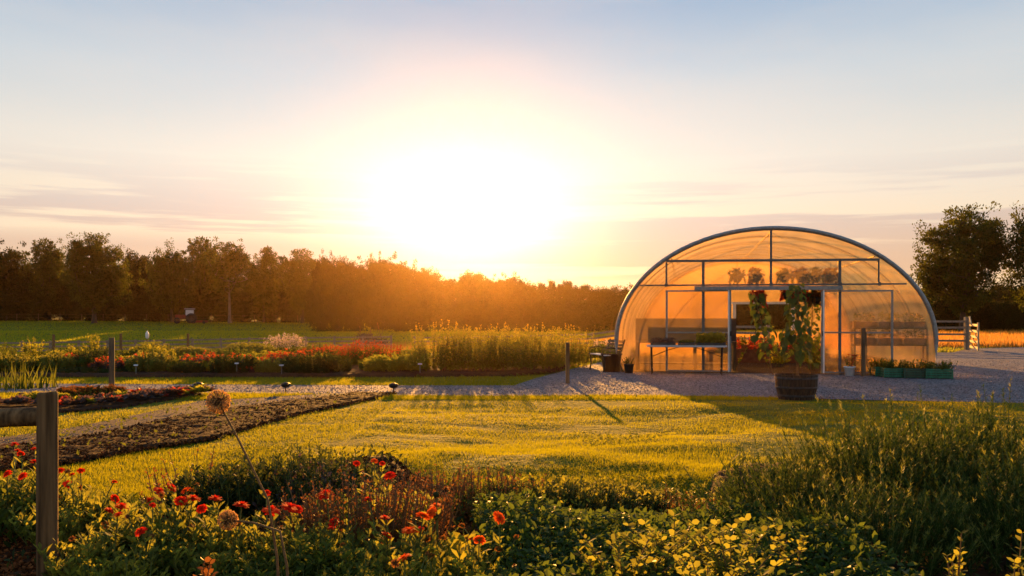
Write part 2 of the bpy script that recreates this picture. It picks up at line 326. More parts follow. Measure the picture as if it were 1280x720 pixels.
A=Acc(); X,Y=sample(820000,4.6,15.9,-.64,.78,1.3); k=lawn_free(X,Y); X,Y=X[k],Y[k]; p=patch(X,Y)
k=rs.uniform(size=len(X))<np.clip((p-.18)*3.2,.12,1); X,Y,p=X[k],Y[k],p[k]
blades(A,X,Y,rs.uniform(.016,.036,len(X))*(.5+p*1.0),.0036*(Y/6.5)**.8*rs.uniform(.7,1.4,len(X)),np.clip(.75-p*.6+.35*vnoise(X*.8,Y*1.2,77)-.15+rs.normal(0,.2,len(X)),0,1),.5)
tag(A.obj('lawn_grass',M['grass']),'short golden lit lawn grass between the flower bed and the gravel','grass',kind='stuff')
A=Acc(); X,Y=sample(150000,15.5,24,-.75,.3,1.2); k=lawn_free(X,Y)&~inpoly(X,Y,BACKBED); X,Y=X[k],Y[k]
blades(A,X,Y,rs.uniform(.03,.07,len(X)),.011*rs.uniform(.7,1.3,len(X)),np.clip(rs.normal(.35,.25,len(X)),0,1),.5)
X,Y=sample(60000,24,48,-.7,.62,1.); k=lawn_free(X,Y)&~inpoly(X,Y,BACKBED); X,Y=X[k],Y[k]
blades(A,X,Y,rs.uniform(.05,.12,len(X)),.03*rs.uniform(.7,1.3,len(X)),np.clip(rs.normal(.3,.25,len(X)),0,1),.5)
tag(A.obj('verge_grass',M['grass']),'mown grass verge beyond the gravel path and around the beds','grass',kind='stuff')
A=Acc(); X,Y=sample(300000,66,150,-.75,.85,.6)
blades(A,X,Y,rs.uniform(.08,.20,len(X)),.10*rs.uniform(.5,1.4,len(X)),np.clip(vnoise(X*.08,Y*.3,31)*.8+rs.normal(0,.2,len(X)),0,1),.5)
tag(A.obj('field_grass',M['fieldgrass']),'green pasture grass sloping up to the wood','grass',kind='stuff')
A=Acc(); X,Y=sample(150000,43,90,-.75,.85,1.)
k=((Y>56+4*vnoise(X*.1,Y*0,3))&(Y<78+8*vnoise(X*.07,Y*0,4)))|((X>9)&(Y>43.5)); k&=rs.uniform(size=len(X))<np.where(X<-14,.45,1)*(.35+vnoise(X*.2,Y*.4,9)); X,Y=X[k],Y[k]
blades(A,X,Y,rs.uniform(.2,.5,len(X)),.05*rs.uniform(.5,1.5,len(X)),rs.uniform(0,1,len(X)),.3)
tag(A.obj('meadow_grass',M['dry']),'tall dry golden meadow grass behind the post and rail fence','grass',kind='stuff')
A=Acc(); X,Y=sample(26000,6,15,-.6,.75,1.2); k=lawn_free(X,Y)&(vnoise(X*.8+9,Y*1.1,88)>.66); X,Y=X[k],Y[k]; n=len(X); D=rs.normal(size=(n,3)); D[:,2]=.35
A.inst(*LEAFQ,np.stack([X,Y,tz(X,Y)+.02],1),rots_up(D,rs,.5),rs.uniform(.02,.05,n),0,rs.uniform(0,1,n))
tag(A.obj('clover',M['leaf']),'darker clover and plantain patches growing through the lawn','clover',kind='stuff')
# loose stones over the gravel
A=Acc(); T=np.array([[-1,0,0],[1,0,0],[0,-1,0],[0,1,0],[0,0,1.2]])*.5; TF=np.array([[0,2,4],[2,1,4],[1,3,4],[3,0,4]])
X,Y=sample(60000,14.5,30,-.7,.75,1.4); k=inpoly(X,Y,GRAVEL)|inpoly(X,Y,PATCH); X,Y=X[k],Y[k]; n=len(X)
X2,Y2=sample(2500,7,18,-.7,-.1,1.2); k=inpoly(X2,Y2,PATCH); X=np.append(X,X2[k]); Y=np.append(Y,Y2[k]); n=len(X)
a=rs.uniform(0,6.28,n); R=np.zeros((n,3,3)); R[:,0,0]=np.cos(a); R[:,1,1]=np.cos(a); R[:,0,1]=-np.sin(a); R[:,1,0]=np.sin(a); R[:,2,2]=1
A.inst(T,TF,np.stack([X,Y,tz(X,Y)+.01],1),R,rs.uniform(.012,.035,n),0,rs.uniform(0,1,n))
M['stone']=fol('gravel_stone',(.06,.06,.068),(.22,.215,.24),(.2,.2,.2),.0,spec=0)
tag(A.obj('gravel_stones',M['stone']),'loose grey stones on the gravel path and yard','gravel',kind='stuff')
# leaf litter and clods on the soil
A=Acc(); X,Y=sample(330000,3.5,17,-.75,.1,1.2); k=inpoly(X,Y,SOIL)|inpoly(X,Y,FRONTBED); X,Y=X[k],Y[k]; n=len(X)
A.inst(T,TF,np.stack([X,Y,tz(X,Y)+np.where(inpoly(X,Y,SOIL),.045,.04)+rs.uniform(-.02,.012,n)],1),rots(rs.normal(size=(n,3)),rs),rs.uniform(.006,.034,n)*rs.uniform(.6,1.5,n),0,rs.uniform(0,1,n))
M['clod']=fol('soil_clod',(.02,.009,.004),(.21,.075,.024),(.2,.1,.05),.0,spec=0,rough=1)
tag(A.obj('soil_clods',M['clod']),'crumbly brown clods and dry litter on the dug beds','soil',kind='stuff')
# small weeds on the dug beds
A=Acc(); X,Y=sample(9000,7,17,-.75,.0,1.2); k=((inpoly(X,Y,SOIL)&(rs.uniform(size=len(X))<.10))|(inpoly(X,Y,PATCH)&(vnoise(X*1.6,Y*2,41)>.40))); X,Y=X[k],Y[k]; n=len(X)
D=rs.normal(size=(n,3)); D[:,2]=np.abs(D[:,2])+.4; A.inst(*LEAFQ,np.stack([X,Y,tz(X,Y)+.06],1),rots_up(D,rs),rs.uniform(.03,.07,n),0,rs.uniform(0,1,n))
tag(A.obj('weeds',M['leaf']),'low green weeds scattered over the gravel strip and dug soil','weeds',kind='stuff')
M['panelgrey']=surf('panel_frame_grey',(.14,.15,.155),(.22,.23,.235),18,rough=.45,spec=.4,metal=.4,bs=.1,bd=.002)
# ------------------------------------------------------------------ polytunnel
TC,TY,TR=6.63,22.7,rad(-11); CS,SN=math.cos(TR),math.sin(TR)
def L2W(x,y): return TC+x*CS-y*SN, TY+x*SN+y*CS
def gp(px,py,off=0.0):
    t=(px-640)/F                       # ray X=t*Y ; local front plane y=off
    # X=TC+x*CS-off*SN ; Y=TY+x*SN+off*CS
    x=(t*(TY+off*CS)-(TC-off*SN))/(CS-t*SN); Y=TY+x*SN+off*CS
    return x,CH-(py-HOR)/F*Y
HW,ZB,HT=3.93,.85,3.73
def arch_pts(n=44,hw=HW,ht=HT,inset=0):
    P=[(-hw+inset,0.0),(-hw+inset,ZB*.5)]
    for a in np.linspace(math.pi,0,n): P.append(((hw-inset)*math.cos(a),ZB+(ht-ZB-inset)*math.sin(a)))
    P+=[(hw-inset,ZB*.5),(hw-inset,0.0)]; return np.array(P)
def arch_z(x): 
    q=min(1,abs(x)/HW); return ZB+(HT-ZB)*math.sqrt(max(0,1-q*q))
LEN=13.5
tun=thing('polytunnel','large arched translucent polytunnel with a steel framed front wall and open doorway','greenhouse',(TC,TY,0),TR)
AP=arch_pts()
n=len(AP); ys=np.linspace(0.02,LEN-.02,28); V=np.array([[x*1.004,y,z*1.004] for y in ys for x,z in AP])
i=np.arange(len(ys)-1)[:,None]*n+np.arange(n-1)[None]
Acc().add(V,np.stack([i,i+1,i+n+1,i+n],-1).reshape(-1,4),0,.5,True).obj('cover',M['cover'],tun)
def endwall(y,x0,x1,zt,name):
    xs=sorted(set(list(np.linspace(-HW+.01,HW-.01,57))+[x0,x1])); A=Acc()
    for a,b in zip(xs[:-1],xs[1:]):
        m=(a+b)/2; lo=zt if x0<m<x1 else .03
        za,zb=arch_z(a)-.02,arch_z(b)-.02; k=max(2,int((max(za,zb)-lo)/.25))
        t=np.linspace(0,1,k); P=np.array([[[a,y,lo+(za-lo)*q],[b,y,lo+(zb-lo)*q]] for q in t]).reshape(-1,3)
        A.add(P,[[2*j,2*j+1,2*j+3,2*j+2] for j in range(k-1)],0,.5,True)
    return A.obj(name,M['endsheet'],tun)
dx0,dz=gp(912,361); dx1,_=gp(1027,361)
endwall(0,dx0+.02,dx1-.02,dz+.05,'end_wall')
bx0,_=gp(920,381,LEN); bx1,bz=gp(988,381,LEN); 
endwall(LEN,bx0,bx1,2.02,'end_wall')
for kk,y in enumerate(np.arange(0,LEN+.1,2.25)):
    r=.058 if kk in(0,6) else .019; P=arch_pts(40,HW+.01,HT+.01,.03 if kk else 0)
    A=Acc().tube([(x,y-(.02 if kk==0 else 0),z) for x,z in P],r,8)
    A.obj('hoop',M['galv'] if kk in(0,6) else M['steel'],tun)
for x in (-2.5,0,2.5): Acc().tube([(x,.03,arch_z(x)-.09),(x,LEN-.03,arch_z(x)-.09)],.017,6).obj('purlin',M['steel'],tun)
for s in(-1,1):
    Acc().box((s*(HW+.0),LEN/2,.09),(.035,LEN-.1,.16)).obj('base_rail',M['timber'],tun)
# front frame: bars from their places on the end wall
fy=-.035
def bar(p0,p1,w=.045,m='steel',dy=0,nm='frame_bar'):
    (a,za),(b,zb)=gp(*p0),gp(*p1)
    if p0[0]==p1[0]: b=a; 
    return Acc().beam((a,fy+dy,za),(b,fy+dy,zb),w,w,0).obj(nm,M[m],tun)
bar((833,326.5),(1099,324.5),.06,'steel',0,'cross_bar')
bar((800,357),(1132,355),.04,'steel',-.05,'cross_bar')
bar((868,360.5),(1052,360.0),.10,'galv',-.09,'door_track')
bar((963.5,287),(963.5,356),.06,'steel',.03); bar((833,326),(833,355),.045,'steel',.03); bar((1098,325),(1098,354),.045,'steel',.03)
bar((879,327),(879,466.5),.07,'steel',.04); bar((1049.5,326),(1049.5,469),.07,'steel',.04)
for q in ((833,356.6),(879,356.4),(963.5,355.6),(1049.5,355.2),(1098,355)):
    x,z=gp(*q); Acc().box((x,fy-.05,z),(.07,.07,.09)).obj('clamp',M['steel'],tun)
def panel(x0,x1,zt,zm,nm='door_panel',m='panelgrey',dy=-.09):
    A=Acc(); (a,t),(b,_)=gp(x0,zt),gp(x1,zt); bz_=.05; zmid=gp(x0,zm)[1]
    A.beam((a,dy,bz_),(a,dy,t),.052,.04); A.beam((b,dy,bz_),(b,dy,t),.052,.04)
    A.beam((a+.022,dy,t-.02),(b-.022,dy,t-.02),.038,.038); A.beam((a+.022,dy,zmid),(b-.022,dy,zmid),.036,.036); A.beam((a+.022,dy,bz_+.02),(b-.022,dy,bz_+.02),.038,.038)
    return A.obj(nm,M[m],tun)
panel(833.5,912.5,363,415.5); panel(1027,1114,363,415.5)
for x in (913,1027):
    x_,z=gp(x,416); Acc().box((x_+(.0),-.13,z-.02),(.03,.03,.12)).obj('door_handle',M['iron'],tun)
Acc().beam((dx0-.03,-.14,.05),(dx0-.03,-.14,dz),.035,.03).obj('door_post',M['whiteframe'],tun)
Acc().beam((dx1+.03,-.14,.05),(dx1+.03,-.14,dz),.035,.03).obj('door_post',M['whiteframe'],tun)
A=Acc(); yb=LEN-.06
for x in (bx0-.07,bx1+.09): A.box((x,yb,1.0),(.13,.06,2.0))
A.box(((bx0+bx1)/2,yb,2.05),(bx1-bx0+.36,.06,.09)); A.obj('rear_door_frame',M['whiteframe'],tun)
def T(x,y): return L2W(x,y)
def tth(name,label,cat,x,y,rz=0,group=None,z=0): X,Y=T(x,y); return thing(name,label,cat,(X,Y,z),TR+rz,group)
# soil floor and gravel apron inside
fl=[T(*q) for q in((-HW+.1,.1),(HW-.1,.1),(HW-.1,LEN-.1),(-HW+.1,LEN-.1))]; sheet(np.array(fl),.02,M['soil'],'tunnel_floor')
# ------------------------------------------------------------------ plant helpers
def leafcloud(acc,c,r,n,ls,rs,tmpl=LEAFQ,mat=0,up=.5,shell=.5,base=.5,var=.25,dz=.3):
    q=rs.normal(size=(n,3)); q/=np.linalg.norm(q,axis=1)[:,None]; q*=(rs.uniform(0,1,n)**shell)[:,None]
    P=q*np.array(r)+np.array(c); D=q+rs.normal(size=(n,3))*.6; D[:,2]+=dz
    P[:,2]=np.maximum(P[:,2],.01)
    acc.inst(*tmpl,P,rots_up(D,rs,up),ls*rs.uniform(.6,1.3,n),mat,np.clip(rs.normal(base,var,n),0,1))
def sprigs(acc,base,n,rx,ry,h,rs,leafn=14,ls=.05,mat=0,smat=1,spread=.25,tm=LEAFQ,stem=.004,hvar=.25,base_r=.45,tipmat=None,top=0.15,dense_base=0,ang=.9,fall=0.5,tipn=.2):
    """upright leafy stems filling an ellipse"""
    a=rs.uniform(0,6.283,n); r=np.sqrt(rs.uniform(0,1,n)); bx=np.cos(a)*r; by=np.sin(a)*r
    L=h*(1-fall*r**2)*rs.uniform(1-hvar,1+hvar*.6,n); lean=np.stack([bx,by],1)*spread+rs.normal(0,.07,(n,2))
    P0=np.stack([base[0]+bx*rx,base[1]+by*ry,np.full(n,base[2])],1)
    top_=P0+np.stack([lean[:,0]*L,lean[:,1]*L,L],1); mid=(P0+top_)/2+np.stack([rs.normal(0,.04,n)*L,rs.normal(0,.04,n)*L,0*L],1)
    # stems: three-sided slivers
    for aa,bb in ((P0,mid),(mid,top_)):
        k=np.array([[stem,0,0],[-stem*.5,stem*.87,0],[-stem*.5,-stem*.87,0]]); V=np.concatenate([aa[:,None]+k,bb[:,None]+k*.7],1).reshape(-1,3)
        f=np.array([[0,1,4,3],[1,2,5,4],[2,0,3,5]]); acc.add(V,(f[None]+(np.arange(n)*6)[:,None,None]).reshape(-1,4),smat,.5)
    t=np.clip(rs.uniform(top,1.02,(n,leafn)),0,1.02); t2=t[...,None]
    pos=np.where(t2<.5,P0[:,None]*(1-2*t2)+mid[:,None]*2*t2,mid[:,None]*(2-2*t2)+top_[:,None]*(2*t2-1)).reshape(-1,3)
    ph=rs.uniform(0,6.283,n*leafn); D=np.stack([np.cos(ph),np.sin(ph),np.full(n*leafn,ang)+rs.normal(0,.25,n*leafn)],1)
    tt=t.ravel(); sc=ls*rs.uniform(.6,1.25,n*leafn)*(1.15-.5*tt); rn=np.clip(.35*tt+rs.normal(.3,.2,n*leafn),0,1)
    if tipmat is None: acc.inst(*tm,pos,rots_up(D,rs,.4),sc,mat,rn)
    else:
        k=tt>1-tipn*rs.uniform(.4,1.3,n*leafn); acc.inst(*tm,pos[~k],rots_up(D[~k],rs,.4),sc[~k],mat,rn[~k]); acc.inst(*tm,pos[k],rots_up(D[k],rs,.4),sc[k],tipmat,rn[k])
    return top_
def plant(name,label,cat,loc,group=None,rz=0): return thing(name,label,cat,loc,rz,group)
# ---- folding table in front
tx,_=gp(858,468); tl=1.98
tb=tth('folding_table','grey folding table with thin steel legs standing against the left front wall of the polytunnel','table',tx,-.62)
A=Acc(); A.box((0,0,.735),(tl,.7,.035)); A.box((0,0,.712),(tl-.1,.6,.012)); A.obj('tabletop',M['tabletop'],tb)
for s in(-1,1):
    for y in(-.29,.29):
        A=Acc(); A.tube([(s*.88,y,.71),(s*.86,y,.02)],.015,8); A.obj('leg',M['iron'],tb)
    A=Acc(); A.tube([(s*.862,-.29,.16),(s*.862,.29,.16)],.012,6); A.tube([(s*.87,-.29,.45),(s*.87,.29,.45)],.010,6); A.obj('leg_brace',M['iron'],tb)
    A=Acc(); A.tube([(s*.20,0,.70),(s*.50,0,.61),(s*.868,0,.46)],.011,6); A.obj('stay',M['iron'],tb)
rs=np.random.RandomState(11)
def tray(x,y,w,d,z,label,leafm,lh,n,ls,mat='blacktray',yaw=0,group=None,hh=.06,par=None,cat='seed tray'):
    t=tth('seed_tray',label,cat,x,y,yaw,group,z); A=Acc(); th=.012
    A.box((0,0,th/2),(w,d,th))
    for s in(-1,1): A.box((s*(w/2-th/2),0,hh/2+th/2),(th,d,hh)); A.box((0,s*(d/2-th/2),hh/2+th/2),(w-2*th-.002,th,hh-.002))
    A.box((0,0,hh*.55),(w-2*th-.004,d-2*th-.004,.01)); A.obj('tray',M[mat],t)
    if n:
        A=Acc(); q=np.stack([rs.uniform(-w/2+.02,w/2-.02,n),rs.uniform(-d/2+.02,d/2-.02,n),hh+rs.uniform(0,lh,n)],1)
        D=rs.normal(size=(n,3)); D[:,2]+=.8; A.inst(*LEAFQ,q,rots_up(D,rs),ls*rs.uniform(.6,1.3,n),0,rs.uniform(0,1,n)); A.obj('seedlings',M[leafm],t)
    return t
tray(tx-.58,-.62,.62,.5,.754,'black seed tray with dark red seedlings at the left end of the folding table','purpleleaf',.10,420,.05)
tray(tx-.0,-.62,.42,.5,.754,'black seed tray with low pale seedlings in the middle of the folding table','leaf',.05,260,.04)
tray(tx+.60,-.62,.72,.5,.754,'black seed tray with bright green lettuce at the right end of the folding table','yleaf',.22,620,.08)
# ---- bench board behind the left wall (inside)
b=tth('potting_bench','long potting bench with a tall grey back board, seen through the left front wall','bench',tx-.02,1.35)
Acc().box((0,.32,1.10),(2.75,.03,.66)).obj('back_board',M['greyboard'],b); Acc().box((0,0,.78),(2.7,.6,.04)).obj('bench_top',M['timber'],b)
for x in(-1.3,0.25,1.3):
    for y in(-.26,.26): Acc().box((x,y,.379),(.09,.06,.758)).obj('leg',M['timber'],b)
Acc().box((0,0,.2),(2.5,.5,.03)).obj('shelf',M['timber'],b)
# ---- rack inside on the right
rx,_=gp(1108,468,1.0)
r=tth('plant_rack','two tier plant rack seen through the right front wall','shelf rack',rx+.05,1.1)
for x in(-.88,.88):
    for y in(-.24,.24): Acc().box((x,y,.68),(.045,.045,1.36)).obj('post',M['timber'],r)
for z in(.74,1.17): Acc().box((0,0,z),(1.85,.56,.035)).obj('shelf',M['timber'],r)
for k,(z,nm) in enumerate(((1.19,'upper'),(.76,'lower'))):
    for j,x in enumerate((-.6,.0,.6)):
        w=['left end','middle','right end'][j]
        tray(rx+.05+x,1.1,.56,.46,z,f'purple tray of seedlings on the {w} of the {nm} rack shelf',['leaf','yleaf','leaf'][j],.22,220,.06,'purpletray',hh=.15)
# ---- raised beds inside
for (x,y,w,d,lab) in ((.25,6.2,3.4,1.2,'raised board sided bed of red and green leaves inside the polytunnel behind the doorway'),(.9,10.6,3.6,1.1,'farther raised board sided bed inside the polytunnel near the rear door')):
    t=tth('raised_bed',lab,'raised bed',x,y); A=Acc(); A.box((0,-d/2,.22),(w,.04,.44)); A.box((0,d/2,.22),(w,.04,.44)); A.box((-w/2,0,.22),(.04,d-.05,.438)); A.box((w/2,0,.22),(.04,d-.05,.438)); A.obj('boards',M['brick'],t)
    Acc().box((0,0,.2),(w-.06,d-.06,.36)).obj('soil',M['soil'],t)
    A=Acc(); sprigs(A,(0,0,.36),46,w*.48,d*.42,.42,rs,26,.09,0,1,.2,fall=.1); A.obj('foliage',[M['redleaf'] if y<8 else M['leaf'],M['stem']],t)
# inside plants along the left of the doorway
for (x,y,h,r_,lab,m) in ((-.9,3.2,.9,.4,'low leafy pumpkin plant on the floor inside the doorway at the left','leaf'),(.45,3.4,.75,.35,'squash plant with large leaves on the floor in the middle of the doorway','yleaf'),(1.25,2.2,1.0,.3,'leafy tomato plant on the floor inside the right side of the doorway','leaf')):
    t=tth('vegetable_plant',lab,'plant',x,y,z=.02); A=Acc(); sprigs(A,(0,0,0),14,r_*.6,r_*.6,h,rs,12,.16,0,1,.5,tm=LEAF6,stem=.008); A.obj('foliage',[M[m],M['stem']],t)
# ---- hanging baskets at the door head
def basket(px,py,w,label,m,y=-.0,drop=.35,group=None,n=260,ls=.09):
    x,z=gp(px,py,y); t=tth('hanging_basket',label,'hanging basket',x,y,z=z,group=group)
    A=Acc(); A.lathe([(0,-.20),(.07,-.19),(.13,-.10),(.16,0),(.15,0),(.0,-.03)],14); A.obj('bowl',M['iron'],t)
    A=Acc(); 
    for a in(0,2.1,4.2): A.tube([(.15*math.cos(a),.15*math.sin(a),0),(0,0,.26)],.003,4)
    A.tube([(0,0,.26),(0,0,max(.3,2.22-z if y<1.5 else .35))],.004,4); A.obj('chain',M['iron'],t)
    A=Acc(); leafcloud(A,(0,0,.02),(w,w,.16),n,ls,rs,base=.4); 
    ns=14; a=rs.uniform(0,6.283,ns)
    for q in a:
        L=rs.uniform(.15,drop); k=12; tt=rs.uniform(0,1,k); P=np.stack([np.cos(q)*(w*.7+.05*tt),np.sin(q)*(w*.7+.05*tt),.02-tt*L],1); D=np.stack([np.cos(q)+0*tt,np.sin(q)+0*tt,-1.2+0*tt],1)+rs.normal(0,.3,(k,3))
        A.inst(*LEAFQ,P,rots_up(D,rs),ls*rs.uniform(.6,1.2,k),0,rs.uniform(0,1,k))
    A.obj('foliage',M[m],t); return t
basket(948,371,.21,'hanging basket with trailing dark red leaves at the left of the doorway head','redleaf',.25)
basket(985,366,.17,'small hanging basket of dark red leaves in the middle of the doorway head','redleaf',.25,.22)
basket(1003,368,.17,'hanging basket of dark red flowers near the right of the doorway head','redleaf',.28,.25)
basket(1020,371,.18,'hanging basket of rust coloured leaves at the right corner of the doorway head','rust',.25,.35)
for i,px in enumerate((921,944,980,1000,1018,1036)):
    basket(px,345,.20,'blurred hanging basket behind the upper front wall of the polytunnel','rust' if i%2 else 'leaf',1.7,.3,'hanging baskets behind the upper front wall')
# ---- big leaves: heart shape
a_=np.linspace(0,2*math.pi,13)[:-1]; hr=np.array([.0,.36,.46,.46,.44,.48,.66,.48,.44,.46,.46,.36])
HE=[(0,0,0)]+[(math.sin(q)*.0,0,0) for q in []]
pts=[(0,.12),(.22,-.04),(.42,.10),(.48,.36),(.36,.64),(.17,.86),(0,1.05),(-.17,.86),(-.36,.64),(-.48,.36),(-.42,.10),(-.22,-.04)]
HEART=(np.array([[0,.42,-.06]]+[[x,y,.10*abs(x)*2-.12*y*y] for x,y in pts]),np.array([[0,1+i,1+(i+1)%12] for i in range(12)]))
def tall_leafy(par,h,n,ls,rs,spread=.32,lean=(0,0),mat='leaf',base=(0,0,0),low=.2,sz=.02,nm=''):
    A=Acc(); B=np.array(base,float); t=np.linspace(0,1,8)[:,None]; P=B+t*np.array([lean[0],lean[1],h])+np.concatenate([rs.normal(0,.012,(8,2)),np.zeros((8,1))],1); P[0]=B
    A.tube(P,np.linspace(sz*.55,sz*.25,8),7); A.obj('stem',M['brownstem'],par)
    A=Acc(); ti=np.linspace(low,1,n)
    for k,q in enumerate(ti):
        p=np.array([np.interp(q,t[:,0],P[:,j]) for j in range(3)]); a=k*2.4+rs.uniform(-.4,.4); L=spread*rs.uniform(.5,1.1)*(1.15-.6*q); e=p+np.array([math.cos(a)*L,math.sin(a)*L,.10+.06*rs.rand()])
        A.tube([p,(p+e)/2+[0,0,.04],e],[.006,.005,.004],4,1,cap=False)
        D=np.array([[math.cos(a),math.sin(a),-1.0-rs.uniform(0,1.2)]]); A.inst(*HEART,e[None],rots_up(D,rs,.25),np.array([ls*rs.uniform(.65,1.15)*(1.1-.35*q)]),0,np.array([rs.rand()]),True)
    A.obj('foliage',[M[mat],M['stem']],par)
# barrel planter
X,Y=G(1003,501); Y+=.33
t=thing('barrel_planter','dark half barrel planter standing at the gravel edge before the polytunnel doorway','planter',(X,Y,.0))
A=Acc(); R0,R1,Hb=.30,.365,.44
for k in range(22):
    a0=k*2*math.pi/22+.012; a1=(k+1)*2*math.pi/22-.012; V=[]
    for z in (0,.22,.44):
        r=R0+(R1-R0)*math.sin(z/.44*math.pi*.62)/math.sin(math.pi*.62)
        for rr in(r,r-.028):
            for q in(a0,a1): V.append((rr*math.cos(q),rr*math.sin(q),z))
    Fq=[]
    for l in(0,4): Fq+=[[l,l+1,l+5,l+4],[l+3,l+2,l+6,l+7],[l+2,l,l+4,l+6],[l+1,l+3,l+7,l+5]]
    Fq+=[[8,9,11,10],[2,3,1,0]]; A.add(V,Fq,0,.5)
A.obj('staves',M['barrelwood'],t)
for z0,z1 in((.05,.09),(.20,.235),(.36,.40)):
    A=Acc(); f=lambda z:R0+(R1-R0)*math.sin(z/.44*math.pi*.62)/math.sin(math.pi*.62)+.006
    A.lathe([(f(z0),z0),(f(z1),z1),(f(z1)-.005,z1),(f(z0)-.005,z0),(f(z0),z0)],28); A.obj('metal_hoop',M['hoopiron'],t)
Acc().lathe([(.33,.37),(.2,.40),(0,.41)],20).obj('soil',M['soil'],t)
rs=np.random.RandomState(14)
pl=thing('climbing_plant','tall staked plant with big heart shaped leaves growing in the dark half barrel','plant',(X,Y,.40)); tall_leafy(pl,1.50,96,.165,rs,.22,(.02,.02),'midleaf',low=.16)
A=Acc(); A.tube([(.03,0,0),(.035,.0,1.58)],.014,6); A.obj('stake',M['brownstem'],pl)
# sunflower at the left of doorway, vine at the right
x,z=gp(966,468,-.3); pl=tth('sunflower_plant','tall big leaved sunflower leaning in the left half of the doorway','plant',x,-.35,z=0.01); tall_leafy(pl,1.95,44,.22,rs,.28,(-.42,0),'midleaf',low=.22,sz=.03)
x,z=gp(1013,468,.3); pl=tth('vine','dense leafy vine climbing the right side of the doorway','vine',x,.25,z=0.01)
tall_leafy(pl,2.05,80,.15,rs,.27,(.05,0),'midleaf',low=.05,sz=.02)
# pots and bucket
def pot(px,py,off,r,h,label,mat,leafm,lh,n,ls,name='flower_pot',cat='plant pot',flowers=None,flare=.8):
    x,_=gp(px,py,off); t=tth(name,label,cat,x,off,z=.012)
    Acc().lathe([(0,.001),(r*flare,.001),(r,h),(r*1.06,h),(r*1.06,h*.92),(r*1.02,h*.9),(r*.9,h*.9),(0,h*.88)],22).obj('pot',M[mat],t)
    A=Acc(); sprigs(A,(0,0,h*.85),n,r*.7,r*.7,lh,rs,10,ls,0,1,.9); A.obj('foliage',[M[leafm],M['stem']],t)
    return t
pot(786,469,-.45,.13,.24,'small dark plant pot on the gravel at the left foot of the polytunnel','blacktray','dleaf',.26,20,.05)
bk=pot(1062,471,-.45,.135,.23,'white bucket holding a plant with dark red flowers beside the wooden post','bucket','dleaf',.30,12,.05,'bucket','bucket')
A=Acc(); A.tube([(.14*math.cos(q),-.02+.0*q,.20+.0*q-.13*math.sin(q)) for q in np.linspace(0,math.pi,10)],.004,5); A.obj('handle',M['galv'],bk)
for k in range(9):
    fxp,fyp,fzp=rs.normal(0,.11),rs.normal(0,.09),rs.uniform(.38,.54); A=Acc(); A.tube([(fxp*.3,fyp*.3,.2),(fxp,fyp,fzp)],.004,4); n=9; a=np.arange(n)*.7; A.inst(*HEART,np.tile([fxp,fyp,fzp],(n,1)),rots_up(np.stack([np.cos(a),np.sin(a),np.full(n,.5)],1),rs,.2),rs.uniform(.04,.06,n),0,rs.uniform(0,1,n)); A.obj('flower',M['redleaf'],bk)
x,_=gp(1079,471,-.55); t=tth('wooden_post','short square wooden post with a black hose standing by the white bucket','post',x,-.55)
Acc().box((0,0,.60),(.10,.10,1.2)).obj('post',M['timber'],t); Acc().tube([(.06,-.03,1.1),(.075,-.04,.7),(.08,-.03,.3),(.18,-.06,.06),(.35,-.08,.02),(.55,.0,.02)],.012,6).obj('hose',M['cord'],t)
# crates
def crate(px,off,w,label,mat,yaw=0):
    x,_=gp(px,472,off); t=tth('plastic_crate',label,'crate',x,off,yaw,z=.014); h,d=.22,.40; A=Acc()
    for k in range(4):
        z=.03+k*.055; hh=.042
        for s in(-1,1): A.box((0,s*d/2,z+.02),(w,.014,hh)); A.box((s*w/2,0,z+.02),(.014,d-.016,hh))
    for sx in(-1,1):
        for sy in(-1,1): A.box((sx*w/2,sy*d/2,h/2),(.03,.03,h))
    for q in np.linspace(-w/2+.1,w/2-.1,4):
        for sy in(-1,1): A.box((q,sy*(d/2+.008),h/2),(.016,.008,h-.02))
    A.box((0,0,.02),(w-.02,d-.02,.015)); A.obj('shell',M[mat],t); Acc().box((0,0,.10),(w-.03,d-.03,.14)).obj('compost',M['soil'],t)
    A=Acc(); sprigs(A,(0,0,.16),44,w*.48,d*.48,.26,rs,14,.06,0,1,.7,fall=.2); A.obj('foliage',[M['leaf'],M['stem']],t)
crate(1116,-.95,.46,'bright green plastic crate of leafy plants, nearest the wooden post','crate')
crate(1144,-1.05,.60,'dark green plastic crate of leafy plants between two bright green ones','darkcrate',.05)
crate(1172,-1.12,.56,'bright green plastic crate of leafy plants at the right end of the row','crate',-.06)
crate(1102,-.45,.40,'green plastic crate set back behind the crate nearest the wooden post','crate',.12)
# ---- garden bench
X,Y=G(757,464); t=thing('garden_bench','slatted garden bench with curved iron ends seen from its side near the polytunnel','bench',(X,Y,.01),rad(-78))
for s in(-1,1):
    A=Acc(); x=s*.6
    A.tube([(x,-.26,0),(x,-.22,.2),(x,-.25,.40),(x,-.1,.43),(x,.15,.40),(x,.24,.55),(x,.34,.86)],.022,6); A.tube([(x,.30,0),(x,.20,.2),(x,.17,.40)],.022,6); A.tube([(x,-.27,.42),(x,-.29,.60),(x,-.05,.64),(x,.24,.60)],.018,6)
    A.obj('bench_end',M['iron'],t)
for k in range(5): Acc().box((0,-.20+k*.085,.445-.012*(k>2)),(1.34,.065,.025)).obj('seat_slat',M['whiteframe'] if k<3 else M['timber'],t)
for k in range(4):
    R=Matrix.Rotation(rad(-22),3,'X'); Acc().box((0,.205+k*.033,.53+k*.09),(1.34,.022,.065),0,np.array(R)).obj('back_slat',M['timber'],t)
X,Y=G(766,466); t=thing('water_butt','squat dark tub standing between the garden bench and the polytunnel','tub',(X,Y+.3,.01))
